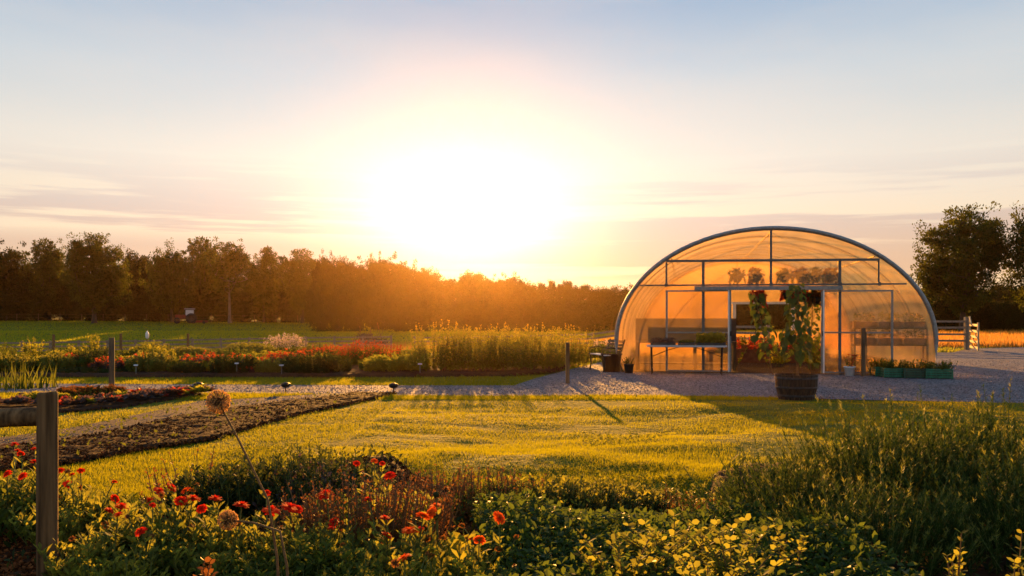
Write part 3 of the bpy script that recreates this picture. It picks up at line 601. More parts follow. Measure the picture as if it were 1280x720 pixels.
Acc().lathe([(0,.0),(.22,.0),(.27,.45),(.29,.45),(.29,.49),(.25,.49),(.24,.40),(0,.38)],22).obj('tub',M['barrelwood'],t); 
A=Acc(); sprigs(A,(0,0,.4),22,.2,.2,.25,rs,10,.05,0,1,.8); A.obj('foliage',[M['leaf'],M['stem']],t)
# ---- posts and fences
def post(name,label,px,pyb,pyt,wd,mat='timber',sq=False,z=None,d=None):
    if d is None: X,Y=G(px,pyb)
    else: Y=d; X=(px-640)/F*d
    z0=float(tz(X,Y)); h=ztop(pyt,Y)-z0; 
    A=Acc(); 
    if sq: A.box((0,0,h/2-.1),(wd,wd,h+.2))
    else: A.tube([(0,0,-.2),(.004,.0,h*.5),(0,0,h-.008),(0,0,h)],[wd/2,wd/2,wd/2,wd/2*.86],12)
    o=A.obj(name,M[mat],None,(X,Y,z0)); return tag(o,label,'post')
post('wooden_post','round wooden post standing beside the gravel path at the left, above the red plants',139.5,491,422,.105)
post('wooden_post','thin square wooden post standing on the gravel left of the garden bench',709.5,480,428,.08,sq=True)
for px,pt,lab in((67,418,'thin brown metal stake in the vegetable beds, leftmost of three'),(151,417,'thin brown metal stake directly right of the round wooden path post'),(235,417,'thin brown metal stake in the vegetable beds, rightmost of three')):
    post('metal_stake',lab,px,0,pt,.075,'rust_iron' if 'rust_iron' in M else 'brownstem',True,d=34)
def rail_fence(P,label,h=1.15,rails=3,wd=.15,name='rail_fence',rw=.04,rh=.12,mat='railwood',tops=None,group=None):
    """P: ground points (x,y); one post at each"""
    f=thing(name,label,'fence',(P[0][0],P[0][1],float(tz(*P[0]))),group=group); o=np.array([P[0][0],P[0][1],float(tz(*P[0]))])
    Q=[np.array([x,y,float(tz(x,y))])-o for x,y in P]
    for k,q in enumerate(Q): hh=h if tops is None else tops[k]; Acc().box((q[0],q[1],q[2]+hh/2-.1),(wd,wd,hh+.2)).obj('post',M[mat],f)
    for k,(a,b) in enumerate(zip(Q[:-1],Q[1:])):
        d=(b-a)/np.linalg.norm(b-a)*wd*.5
        for j in range(rails):
            z=h-.12-j*(h-.25)/rails; dz_=np.array([0,-wd/2-rw/2-.003,z]); e=np.array([0,0,random.Random(k*7+j).uniform(-.012,.012)])
            Acc().beam(a+dz_+d*.05,b+dz_+e-d*.05,rw,rh).obj('rail',M[mat],f)
    return f
fp=[]
def fx(px,d): return ((px-640)/F*d,d)
for px in np.arange(-150,520,35.5): fp.append(fx(px,64+ (px+150)*.012))
rail_fence(fp,'long weathered post and rail fence below the pasture, left of the sunset')
fp=[fx(px,d) for px,d in ((518,70),(557,68),(598,66),(640,63),(688,61),(741,58),(796,54),(850,50),(905,46),(960,43)) ]
rail_fence(fp,'post and rail fence running behind the tall yellow flowers and the polytunnel',1.12)
fp=[fx(px,d) for px,d in ((1018,42),(1080,41),(1144,40.5),(1208,40))]
rail_fence(fp,'tall post and rail fence ending at the open gate right of the polytunnel',1.42,4,.17,rh=.09,tops=[1.4,1.4,1.4,1.5],rw=.05)
fp=[fx(px,148) for px in np.arange(-60,420,27)]
rail_fence(fp,'distant thin wire fence along the foot of the left wood',1.3,2,.09,'wire_fence',.03,.03,'timber')
# gate
hx,hy=fx(1212,39.7); gx_,gy_=fx(1223,37.2); v=np.array([gx_-hx,gy_-hy]); Lg=np.linalg.norm(v)
g=thing('field_gate','pale wooden field gate standing open and sunlit beside the right fence post','gate',(hx,hy,float(tz(hx,hy))+.06),math.atan2(v[1],v[0]))
Acc().box((0.04,0,.72),(.08,.07,1.5)).obj('stile',M['gatewood'],g); Acc().box((Lg-.04,0,.60),(.08,.07,1.2)).obj('stile',M['gatewood'],g)
for z in(.12,.36,.58,.82,1.08): Acc().box((Lg/2,0,z),(Lg-.16,.03,.10)).obj('bar',M['gatewood'],g)
Acc().beam((.08,.033,.16),(Lg-.1,.033,1.06),.022,.08).obj('brace',M['gatewood'],g)
Acc().beam((.04,0,1.44),(.5,0,1.12),.05,.06).obj('strut',M['gatewood'],g)
# path lights
for px,py,lab in((248,492,'small black path light left of the round seed head'),(357,492,'small black path light in the middle of the dug bed edge'),(492,493,'small black path light at the tip of the dug bed')):
    X,Y=G(px,py); t=thing('path_light',lab,'garden light',(X,Y,.0)); Acc().tube([(0,0,-.05),(0,0,.12)],.012,6).obj('stake',M['iron'],t)
    Acc().lathe([(0,.12),(.05,.12),(.085,.15),(.09,.19),(.03,.215),(0,.22)],14).obj('lamp_head',M['iron'],t)
# plant labels
for px,py,lab in((296,471,'small pale plant label at the front of the bed, leftmost'),(170,474,'small pale plant label below the dark bushes left'),(352,474,'small pale plant label at the foot of the red flowering bush'),(525,472,'small pale plant label before the yellow flowers')):
    X,Y=G(px,py); t=thing('plant_label',lab,'plant label',(X,Y,.2)); Acc().box((0,0,.02),(.015,.008,.2)).obj('stake',M['galv'],t); Acc().box((0,-.012,.13),(.10,.008,.035),0,np.array(Matrix.Rotation(rad(-35),3,'X'))).obj('plate',M['tabletop'],t)
# tractor, debris heap
X,Y,z=at(233,139); t=thing('tractor','old dark red tractor with a white cab parked at the pasture edge','tractor',(X,Y,z),rad(200))
Acc().box((.55,0,.95),(1.5,.7,.55)).box((1.35,0,.95),(.12,.62,.5)).box((-.5,0,.85),(1.0,.9,.5)).obj('body',M['redpaint'],t)
A=Acc(); 
for x in(-.95,.15):
    for y in(-.6,.6): A.box((x,y,1.5),(.08,.08,.9))
A.obj('cab',M['iron'],t); Acc().box((-.4,0,2.02),(1.35,1.4,.14)).obj('cab_roof',M['panelgrey'],t); t.scale=(1.2,1.2,1.15)
A=Acc(); A.box((-.4,.6,1.5),(1.0,.02,.7)); A.box((-.4,-.6,1.5),(1.0,.02,.7)); A.box((.16,0,1.5),(.02,1.1,.7)); A.obj('cab_window',M['tractorglass'],t)
for x,r_ in((-.6,.72),(1.15,.42)):
    for y in(-.75,.75):
        A=Acc(); Q=np.array([[r_*.6,-.16],[r_*.95,-.17],[r_,-.1],[r_,.1],[r_*.95,.17],[r_*.6,.16]]); A.lathe(Q,22); 
        V=np.concatenate(A.V); A.V=[np.stack([V[:,0],V[:,2],V[:,1]],1).astype(np.float32)]; o=A.obj('wheel',M['rubber'],t,(x,y,r_))
        B=Acc().lathe([(0,-.05),(r_*.3,-.06),(r_*.58,.02),(r_*.6,.1)],16); V=np.concatenate(B.V); B.V=[np.stack([V[:,0],V[:,2],V[:,1]],1).astype(np.float32)]; B.obj('rim',M['hoopiron'],o)
Acc().tube([(.9,.2,1.2),(.9,.2,1.9)],.04,8).obj('exhaust',M['iron'],t)
X,Y,z=at(250,139); t=thing('mower_implement','low red implement lying on the grass just right of the tractor','farm implement',(X,Y,z))
Acc().box((0,0,.35),(2.2,1.0,.35)).obj('deck',M['redpaint'],t); Acc().beam((-1.2,0,.4),(-2,0,.6),.1,.1).obj('drawbar',M['iron'],t)
for x in(-.8,.8): Acc().tube([(x,-.6,.25),(x,-.45,.25)],.25,14).obj('wheel',M['rubber'],t)
X,Y,z=at(462,74); rs=np.random.RandomState(3); t=thing('brush_heap','brown heap of cut brush behind the fence in the middle distance','heap',(X,Y,z))
A=Acc(); leafcloud(A,(-.3,0,.45),(.9,.8,.85),700,.22,rs,base=.3); leafcloud(A,(.9,0,.25),(.9,.7,.5),420,.22,rs,base=.3)
for k in range(60):
    p=rs.normal(0,.5,3)*[1.2,.8,.3]+[0,0,.5]; A.tube([p,p+rs.normal(0,.5,3)+[0,0,.25]],.02,4,1,cap=False)
A.obj('brush',[M['purpleleaf'],M['brownstem']],t)
# ------------------------------------------------------------------ far beds (21-34 m)
def bushx(px,pyb,pyt,wpx,label,kind,d=None,name='garden_plant',cat='plant',depth=.8,z=0,seed=0,dens=1.,group=None):
    rs=np.random.RandomState(seed*13+int(px*7)%997)
    if d is None: X,Y=G(px,pyb)
    else: Y=d; X=(px-640)/F*d
    z0=float(tz(X,Y)); h=ztop(pyt,Y)-z0; w=wpx/F*Y/2; dp=min(w,depth)
    t=thing(name,label,cat,(X,Y+dp*.8,z0),group=group); A=Acc(); ar=w*dp*4*dens
    if kind=='feather':
        n=int(70*ar)+12; sprigs(A,(0,0,0),n,w*.8,dp*.8,h,rs,46,.085,0,1,.3,tm=NEEDLE if 0 else LEAFQ,fall=.45,ang=1.2); mats=[M['yfeather'],M['stem']]
    elif kind=='leafy':
        n=int(46*ar)+10; sprigs(A,(0,0,0),n,w*.85,dp*.85,h,rs,24,.10,0,1,.35,fall=.35); mats=[M['leaf'],M['stem']]
    elif kind=='bright':
        n=int(46*ar)+10; sprigs(A,(0,0,0),n,w*.85,dp*.85,h,rs,26,.11,0,1,.35,fall=.35,top=.3); mats=[M['yleaf'],M['stem']]
    elif kind=='dark':
        n=int(50*ar)+10; sprigs(A,(0,0,0),n,w*.85,dp*.85,h,rs,30,.09,0,1,.3,fall=.4); mats=[M['dleaf'],M['stem']]
    elif kind=='red':
        n=int(46*ar)+10; sprigs(A,(0,0,0),n,w*.85,dp*.85,h,rs,26,.10,0,1,.35,fall=.35,tipmat=2,tipn=.2); mats=[M['purpleleaf'],M['stem'],M['redflower']]
    elif kind=='redtop':
        n=int(60*ar)+10; sprigs(A,(0,0,0),n,w*.88,dp*.88,h,rs,34,.075,0,1,.2,fall=.25,hvar=.4,tipmat=2,tipn=.26); mats=[M['leaf'],M['stem'],M['redflower']]
    elif kind=='rusttop':
        sprigs(A,(0,0,0),24,w*.9,dp*.9,h,rs,16,.07,0,1,.2,fall=.25,tipmat=2,tipn=.6); mats=[M['mari'],M['stem'],M['rust']]
    elif kind=='yellowtop':
        n=int(80*ar)+10; sprigs(A,(0,0,0),n,w*.9,dp*.9,h,rs,36,.075,0,1,.22,fall=.22,tipmat=2,tipn=.45,hvar=.45); mats=[M['mari'],M['brownstem'],M['gold']]
    elif kind=='blade':
        n=int(60*ar)+30; X_=rs.normal(0,w*.5,n); Y_=rs.normal(0,dp*.5,n); blades(A,X_,Y_,h*rs.uniform(.5,1.1,n),np.full(n,.045),rs.uniform(0,1,n),.35,rs,np.zeros(n)); mats=[M['leaf']]
    elif kind=='plume':
        n=int(40*ar)+14; tops=sprigs(A,(0,0,0),n,w*.85,dp*.85,h,rs,18,.09,0,1,.25,fall=.2,tipmat=2,tipn=.4); 
        for p in tops: leafcloud(A,p,(.05,.05,.07),7,.06,rs,mat=2)
        mats=[M['leaf'],M['stem'],M['pink']]
    o=A.obj('foliage',mats,t); return t
M['redflower']=fol('red_orange_flower',(.14,.02,.01),(.42,.07,.02),(.8,.14,.03),.4,spec=.05)
M['gold']=fol('golden_flower_tip',(.10,.12,.02),(.34,.27,.03),(.75,.6,.05),.5,spec=.05)
M['yfeather']=fol('feathery_leaf',(.05,.075,.012),(.14,.15,.025),(.42,.38,.04),.45)
for i,a in enumerate([
 (18,492,452,60,'spiky clump of long upright blades by the left end of the gravel path','blade',17.6),
 (95,480,462,110,'low dark green bush left of the round wooden path post','dark',22.0),
 (30,478,452,70,'tangled green bush at the left edge of the far bed','leafy',23.0),
 (92,472,452,60,'dark red leaved bush left of the round wooden path post','red',23.2),
 (125,472,450,46,'dark red leaved bush directly behind the round wooden path post','red',23.6),
 (178,478,441,70,'rounded feathery bush right of the round wooden path post','feather',22.4),
 (222,476,452,50,'dark green leafy bush in the far bed next to the feathery bush','leafy',22.3),
 (265,476,450,60,'bright yellow green leafy plant in the far bed, left of the red leaved ones','bright',22.6),
 (306,478,456,56,'dark red leaved bush in the far bed left of the big rounded bush','red',22.2),
 (335,470,446,50,'scarlet tipped bush beside the big rounded bush','redtop',23.0),
 (388,480,441,100,'big rounded dark green bush in front of the red flowers','dark',21.8),
 (452,470,432,100,'wide stand of red flowers left of the tall yellow flowers','redtop',25.5),
 (405,470,436,80,'stand of orange red flowers behind the big rounded bush','redtop',26.5),
 (485,475,446,70,'low pale yellow green bush before the tall yellow flowers','bright',22.4),
 (520,472,444,34,'small pale yellow green bush touching the tall yellow flowers','bright',22.2),
 (548,475,414,74,'tallest clump of yellow flowers at the left of the tall yellow stand','yellowtop',22.8),
 (590,476,419,82,'tall clump of yellow flowers second from the left in the tall stand','yellowtop',22.6),
 (632,475,415,84,'tall clump of yellow flowers in the middle of the tall stand','yellowtop',22.8),
 (672,472,417,78,'tall clump of yellow flowers second from the right in the tall stand','yellowtop',23.6),
 (708,464,416,64,'tall clump of yellow flowers at the right end of the tall stand','yellowtop',25.5),
 (745,450,428,40,'low green bush between the tall yellow flowers and the garden bench','leafy',30.),
 (775,445,430,50,'low green bush behind the garden bench','leafy',31.),
 ]): bushx(*a,seed=i)
for i,a in enumerate([
 (38,448,423,17,'tall yellow green sunflower clump left of the three brown stakes','bright',33),
 (114,448,419,17,'tall yellow green sunflower clump just left of the round path post','bright',33),
 (72,452,436,80,'hazy green row of vegetables around the leftmost stake','leafy',28),
 (180,448,430,60,'light green clump right of the brown stake','feather',31),
 (225,450,436,80,'wide feathery yellow green row behind the far bed, left part','feather',30),
 (300,450,431,90,'wide feathery yellow green row behind the far bed, right part','feather',31),
 (352,446,421,46,'clump of pale pink plumes in front of the rail fence','plume',36),
 (395,448,432,70,'feathery green clump right of the pale pink plumes','feather',33),
 (150,462,448,70,'low yellow green vegetables right behind the round path post','bright',25),
 (240,462,446,90,'low mixed leafy vegetables in the middle of the far bed','leafy',26),
 (330,462,442,80,'low bright vegetables behind the red leaved bushes','bright',26.5),
 (425,458,438,60,'low green vegetables between the plumes and the red flowers','leafy',30),
 (640,448,425,120,'green shrubs partly hidden behind the tall yellow flowers','leafy',29),
 ]): bushx(*a,seed=i+40,depth=1.4)
rf=np.random.RandomState(55)
LF={'leafy':'green leafy plant filling the far bed beyond the gravel path','dark':'dark bushy plant filling the far bed beyond the gravel path','bright':'yellow green leafy plant filling the far bed beyond the gravel path','red':'dark red leaved plant filling the far bed beyond the gravel path','feather':'feathery green plant filling the far bed beyond the gravel path'}
for k in range(46):
    px=rf.uniform(-60,520); kd=['leafy','dark','bright','red','feather'][[0,1,2,0,4,3,4,0][rf.randint(8)]]; d=rf.uniform(22,29) if k%2 else rf.uniform(21.8,23.2); yb=HOR+CH*F/d; hpx=rf.uniform(.3,.62)*F/d
    bushx(px,yb,yb-hpx,rf.uniform(34,66),LF[kd],kd,d,seed=k+200,group=kd+' plants filling the far bed',depth=.9)
# flowers beyond the bench
bushx(765,446,428,50,'white speckled flowering plant behind the garden bench','plume',33,seed=91)
X,Y,z=at(184,34); t=thing('cane_marker','white plastic bottle upturned on a garden cane among the vegetables','plant marker',(X,Y,z)); Acc().tube([(0,0,0),(0,0,.95)],.012,6).obj('cane',M['brownstem'],t)
Acc().lathe([(0,.86),(.04,.87),(.065,.92),(.065,1.08),(.03,1.13),(.02,1.17),(0,1.17)],12).obj('bottle',M['whiteframe'],t)
# ------------------------------------------------------------------ rows of lettuce and sedum
rs=np.random.RandomState(20)
def rosette(kind,mat,rs,n=26,r=.16):
    A=Acc(); a=rs.uniform(0,6.283,n); e=rs.uniform(.1,1.1,n); D=np.stack([np.cos(a)*np.cos(e),np.sin(a)*np.cos(e),np.sin(e)],1)
    A.inst(*LEAF6,D*.01+[0,0,.02],rots_up(D,rs,.3),r*rs.uniform(.7,1.2,n)*np.array(1.),0,rs.uniform(0,1,n),True); return A.mesh('leaves',[M[mat]])
PL={k:[rosette(k,k2,rs) for _ in range(2)] for k,k2 in(('dark','purpleleaf'),('red','redleaf'),('lime','yleaf'))}
def rosettes(path,n,jit,kinds,lab,group,name='lettuce',cat='lettuce',s=.8):
    pts=np.array([G(*p) for p in path]); t=np.linspace(0,1,n); q=np.stack([np.interp(t,np.linspace(0,1,len(pts)),pts[:,i]) for i in(0,1)],1)
    for k in range(n):
        x,y=q[k]+rs.normal(0,jit,2); kd=kinds[int(rs.randint(len(kinds)))]
        me=PL[kd][k%2]; o=bpy.data.objects.new(name,me); COL.objects.link(o); o.location=(x,y,float(tz(x,y))+.05); o.rotation_euler=(0,0,rs.uniform(0,6.28)); o.scale=(s*rs.uniform(.75,1.25),)*3
        tag(o,lab[kd],cat,group[kd])
LB={'dark':'dark purple lettuce in the planted row nearest the gravel path','red':'scarlet lettuce in the planted row nearest the gravel path','lime':'yellow green lettuce in the planted row nearest the gravel path'}
GB={'dark':'dark lettuces in the row','red':'scarlet lettuces in the row','lime':'yellow green lettuces in the row'}
rosettes([(75,513),(150,507),(200,500.5),(262,493.5)],30,.04,['dark','dark','lime','dark','red'],LB,GB)
rosettes([(80,508),(150,503),(200,497.5),(250,492.8)],28,.04,['dark','red','lime','dark','dark'],LB,GB)
rosettes([(-60,511),(45,510)],10,.06,['dark','dark','lime'],LB,GB)
for k,(px,py) in enumerate([(78,494.5),(90,494),(102,494.5),(113,493.5),(124,494.5),(134,494),(146,494.5),(85,497),(100,497.5)]):
    t=bushx(px,py,py-9-(k%3),17,'low rust red sedum at the foot of the round path post','rusttop',seed=k+70,name='sedum',depth=.14,group='rust red sedums by the path post',dens=4)
bushx(45,503,494,60,'low lime green ground plant behind the front fence post','bright',seed=5,depth=.3)
# ------------------------------------------------------------------ near fence
X,Y=-2.55-.0,4.65
X=(59-640)/F*4.65
f=thing('post_and_rail','round wooden fence post with a single round rail at the left foreground','fence',(X,4.65,0))
zt=ztop(490,4.65); A=Acc(); A.tube([(0,0,-.2),(0,0,.5),(.002,0,zt-.012),(.0,0,zt-.002),(0,0,zt)],[.052,.053,.051,.049,.038],20); A.obj('post',M['postwood'],f)
A=Acc(); A.tube([(-.02,.03,ztop(521,4.65)),(-1.2,.10,ztop(528,4.65)-.02),(-2.4,.2,ztop(533,4.65)-.04)],[.05,.052,.055],16); A.obj('rail',M['postwood'],f)
A=Acc(); A.tube([(-2.4,.2,-.2),(-2.4,.2,zt-.05),(-2.4,.2,zt)],[.055,.054,.045],16); A.obj('post',M['postwood'],f)
# ------------------------------------------------------------------ marigolds
def petalhead(seed,npet=(20,17,13,9),R=1.,dome=.45):
    rs=np.random.RandomState(seed); A=Acc()
    PT=(np.array([[-.05,0,0],[.05,0,0],[.15,.6,.03],[.11,.95,-.02],[0,1.02,-.03],[-.11,.95,-.02],[-.15,.6,.03]]),np.array([[0,1,2,6],[2,3,5,6],[3,4,5,5]]))
    PT=(PT[0],np.array([[0,1,2,6],[6,2,3,5]]))
    for l,n in enumerate(npet):
        a=np.arange(n)*2*math.pi/n+rs.uniform(0,1)+rs.normal(0,.08,n); el=[-.12,.12,.45,.85][l]+rs.normal(0,.10,n)
        D=np.stack([np.cos(a)*np.cos(el),np.sin(a)*np.cos(el),np.sin(el)],1); X=np.stack([-np.sin(a),np.cos(a),0*a],1)*-1; Z=np.cross(X,D); R_=np.stack([X,D,Z],2)
        L=[1.,.92,.72,.5][l]*R*rs.uniform(.85,1.08,n)
        A.inst(*PT,np.tile([0,0,.05*l*dome*R],(n,1)),R_,np.stack([L*(1.15),L,L],1),0,np.clip(rs.normal(.5,.25,n)-.1*l,0,1))
    A.lathe([(0,.10*R),(.18*R,.12*R),(.2*R,.02*R)],10,1)
    A.lathe([(.05*R,-.22*R),(.2*R,-.14*R),(.26*R,.0)],8,2)
    return A
HEADS={'red':[petalhead(s).mesh('flower_head',[M['red'],M['redleaf'],M['stem']]) for s in(1,2,3)],'orange':[petalhead(s).mesh('flower_head',[M['orange'],M['rust'],M['stem']]) for s in(4,5)]}
SPENT=petalhead(9,(12,10,8,7)).mesh('spent_head',[M['rust'],M['seed'],M['stem']])
BUD=Acc().lathe([(0,1.),(.5,.85),(.8,.3),(.7,-.3),(.3,-.8),(0,-.9)],12).mesh('bud',[M['dleaf']])
FL=dict(
 a=[(18,555,7),(22,563,6),(26,567,6),(9,592,8),(28,595,8)], b=[(43,561,6),(43,577,8),(75,588,7)], c=[(101,588,6),(90,593,5),(86,605,9),(143,602,5)],
 d=[(144,623,8),(137,638,8),(152,633,13),(148,643,8)], e=[(187,625,8),(191,631,6),(176,664,10)], f=[(199,613,9),(215,609,9),(232,613,9,'o'),(226,626,11),(241,623,13)],
 g=[(252,636,9),(269,623,11),(302,631,13)], h=[(333,616,7),(339,638,14),(362,634,14),(372,636,9)], i=[(407,618,14),(417,653,9,),(414,660,7)],
 j=[(446,579,6),(468,576,6,'o'),(478,579,5),(487,594,10)], k=[(460,624,9),(481,647,9),(484,669,10)], l=[(529,645,12,'o'),(539,641,11,'o'),(544,632,10,'o'),(511,663,12,'o'),(525,662,8)],
 m=[(505,697,12,'o')], n=[(599,675,10,'o'),(588,672,5)], o=[(624,647,12,'o')])
LABM=dict(a='marigold plant with scarlet blooms cut by the left edge, left of the fence post',b='marigold plant with scarlet blooms right behind the front fence post',c='marigold plant with small blooms just right of the fence post',
 d='bushy marigold with a tight group of scarlet blooms left in the front bed',e='low marigold plant with one bloom hanging low before the dark soil',f='marigold with a row of wide scarlet blooms in front of the lawn edge',
 g='marigold with two scarlet blooms left of the bent seed head stalk',h='marigold with round scarlet blooms at the foot of the bent seed head stalk',i='marigold with a wide orange red bloom right of the purple sage bush',
 j='tall marigold with a single scarlet bloom standing above the lawn edge',k='marigold with two flat scarlet blooms before the rust coloured stems',l='marigold with a cluster of orange blooms among pale lit leaves',
 m='low marigold with one orange bloom at the bottom middle',n='marigold with one orange bloom beside the pale lit leaves on their right',o='marigold with a single orange bloom farthest right')
OBL=(np.array([[0,0,0],[.09,.25,.01],[.17,.6,.03],[.12,.88,.0],[0,1,-.05],[-.12,.88,.0],[-.17,.6,.03],[-.09,.25,.01]]),np.array([[0,1,7,7],[1,2,6,7],[2,3,5,6],[3,4,5,5]]))
OBL=(OBL[0],np.array([[1,2,6,7],[2,3,5,6]]),)
OBT=(np.array([[0,0,0],[.10,.3,.01],[.17,.65,.03],[0,1,-.06],[-.17,.65,.03],[-.10,.3,.01]]),np.array([[0,1,2,5],[2,3,4,5]]))
for ci,(key,fl) in enumerate(FL.items()):
    rs=np.random.RandomState(100+ci); pts=[]
    for q in fl:
        px,py,wp=q[:3]; h=.50 if py<600 else (.44 if py<650 else .36); h+=rs.uniform(-.03,.03); d=(CH-h)*F/(py-HOR)
        if py<600: d=min(d,5.9 if px>300 else 6.6); h=CH-(py-HOR)/F*d
        pts.append(((px-640)/F*d,d,h,wp/F*d,'orange' if len(q)>3 else 'red'))
    c=np.mean([[p[0],p[1]] for p in pts],0); z0=float(tz(c[0],c[1]))+.02
    t=thing('marigold_plant',LABM[key],'flowering plant',(c[0],c[1],z0)); S=Acc(); A=Acc()
    for (x,y,h,r,kd) in pts:
        top=np.array([x-c[0],y-c[1],h-z0]); b=np.array([top[0]*.35+rs.normal(0,.03),top[1]*.35+rs.normal(0,.03),0]); tt=np.linspace(0,1,7)[:,None]
        m=(b+top)/2+np.array([rs.normal(0,.03),rs.normal(0,.03),.03]); P=b*(1-tt)**2+2*m*tt*(1-tt)+top*tt*tt
        S.tube(P,np.linspace(.005,.003,7),6,cap=False); k=16; q=rs.uniform(.15,.93,k); pp=np.stack([np.interp(q,tt[:,0],P[:,j]) for j in range(3)],1); a=rs.uniform(0,6.283,k)
        D=np.stack([np.cos(a),np.sin(a),rs.uniform(.4,1.3,k)],1); A.inst(*OBT,pp,rots_up(D,rs,.3),rs.uniform(.06,.12,k)*(1.2-.6*q),0,np.clip(rs.normal(.5,.25,k),0,1))
        o=bpy.data.objects.new('flower_head',HEADS[kd][rs.randint(len(HEADS[kd]))]); COL.objects.link(o); o.parent=t; o.location=top; r*=.86; o.scale=(r,r,r*.9); o.rotation_euler=(rs.normal(0,.35)-.25,rs.normal(0,.35),rs.uniform(0,6.28))
    for q in range(2+rs.randint(3)):
        a=rs.uniform(0,6.283); rr=rs.uniform(.05,.26); top=np.array([math.cos(a)*rr,math.sin(a)*rr,rs.uniform(.27,.40)]); tt=np.linspace(0,1,6)[:,None]; m=top*[.3,.3,.6]; P=2*m*tt*(1-tt)+top*tt*tt; S.tube(P,np.linspace(.004,.0025,6),5,cap=False)
        o=bpy.data.objects.new('spent_head',SPENT); COL.objects.link(o); o.parent=t; o.location=top; r=rs.uniform(.016,.026); o.scale=(r,r,r*1.2); o.rotation_euler=(rs.normal(0,.6),rs.normal(0,.6),0)
    n=int(46+rs.randint(14)); R0=.20+.04*len(pts); hh=.27 if c[1]>4.5 else .23
    sprigs(A,(0,0,0),n,R0,R0*.8,hh,rs,22,.075,0,1,.45,tm=OBT,stem=.003,fall=.35,ang=1.1)
    A.obj('foliage',[M['mari'] if 'mari' in M else M['leaf'],M['stem']],t); S.obj('stems',M['stem'],t)
    if key=='l':
        for px,py in((545,619),(545,646)):
            d=4.6; b_=bpy.data.objects.new('bud',BUD); COL.objects.link(b_); b_.parent=t; zz=ztop(py,d); b_.location=((px-640)/F*d-c[0],d-c[1],zz-z0); b_.scale=(.019,)*3
            Acc().tube([(b_.location.x,b_.location.y,.05),(b_.location.x+.01,b_.location.y,(zz-z0)*.6),(b_.location.x,b_.location.y,zz-z0)],.003,5).obj('bud_stem',M['stem'],t)
# ---- foliage filling the front bed
def mass(name,label,cat,px,py,h,rx,ry,mat,n,leafn,ls,tm=OBT,**k):
    d=(CH-h)*F/(py-HOR); d=k.pop('d',d); x=(px-640)/F*d; z0=float(tz(x,d)); rs=np.random.RandomState(int(px*3+py)); t=thing(name,label,cat,(x,d,z0)); A=Acc()
    mats=[M[mat],M[k.pop('stemmat','stem')]]
    if 'tip' in k: mats.append(M[k.pop('tip')]); k['tipmat']=2
    sprigs(A,(0,0,0),n,rx,ry,h,rs,leafn,ls,0,1,tm=tm,**k); A.obj('foliage',mats,t); return t
mass('leafy_plant','broad leafy green plant before the fence post at the left edge','plant',15,640,0.34,.42,.45,'leaf',90,24,0.090,d=5.6)
mass('leafy_plant','leafy green plant low behind the fence post, right side','plant',110,640,0.25,.32,.3,'leaf',60,24,0.090,d=5.6)
mass('leafy_plant','yellow green leafy plant in front of the dark soil patch','plant',160,690,0.28,.24,.2,'yleaf',44,26,0.056,d=4.3)
mass('leafy_plant','dense dark green mound of long leaves in the middle of the marigolds','plant',215,665,0.30,.36,.3,'leaf',110,26,0.083,d=4.75)
mass('leafy_plant','dark green mound of long leaves below the bent seed head stalk','plant',370,680,0.28,.42,.3,'leaf',130,26,0.083,d=4.4)
mass('leafy_plant','leafy mound at the bottom edge left of the middle','plant',300,715,0.21,.34,.22,'leaf',100,24,0.068,d=3.95)
mass('leafy_plant','small yellow green leafy plant at the bottom left corner right of the post','plant',85,700,0.18,.22,.2,'yleaf',46,24,0.045,d=4.1)
mass('leafy_plant','clump of pale sunlit long leaves among the orange marigolds','plant',560,690,0.33,.28,.2,'yleaf',70,20,0.098,d=4.15)
mass('leafy_plant','broad pale leaf cluster rising behind the orange marigolds','plant',568,660,0.41,.10,.1,'yleaf',14,10,0.150,d=4.5)
mass('leafy_plant','green leafy plant at the bottom edge below the flat scarlet blooms','plant',450,700,0.28,.30,.2,'leaf',80,24,0.075,d=4.1)
mass('leafy_plant','dark green leafy plant below the pale sunlit leaves','plant',610,710,0.25,.30,.22,'leaf',80,24,0.075,d=3.9)
mass('sage_bush','rounded purple and green sage bush at the lawn edge','bush',392,578,.50,.52,.42,'purpleleaf',240,34,.065,d=6.3,tip='dleaf',tipn=.3,fall=.5)
mass('sage_bush','grey green leafy bush left of the rounded purple sage bush','bush',300,592,.44,.46,.36,'dleaf',150,30,.09,d=6.2,fall=.4)
mass('heather_clump','rust coloured upright flower stems in the middle of the front bed','plant',455,640,.42,.50,.26,'rust',220,22,.035,d=5.2,tip='rust',stemmat='brownstem',fall=.2)
mass('heather_clump','rust coloured stems along the lawn edge left of the low dark shrub','plant',580,612,.36,.5,.22,'rust',200,20,.035,d=6.35,stemmat='brownstem',fall=.2)
mass('salvia','thin stems with pale purple flower spikes left of the sage bush','plant',245,572,.52,.32,.2,'purpleleaf',26,20,.045,d=6.4,tip='rust',tipn=.3,stemmat='brownstem',top=.3)
mass('low_shrub','low dark spreading shrub at the lawn edge in the middle','shrub',700,615,.30,.72,.34,'dleaf',260,26,.06,d=6.35,tip='yleaf',tipn=.12,fall=.4)
mass('low_shrub','low rusty green shrub left of the middle lawn edge','shrub',620,620,.28,.35,.28,'rust',110,26,.05,d=6.2,tip='leaf',fall=.4)
mass('lavender_clump','thin pale tipped clump between the low dark shrub and the rosemary','plant',830,622,.24,.42,.3,'rust',120,18,.04,d=6.3,tip='tip',fall=.4)
rs=np.random.RandomState(77)
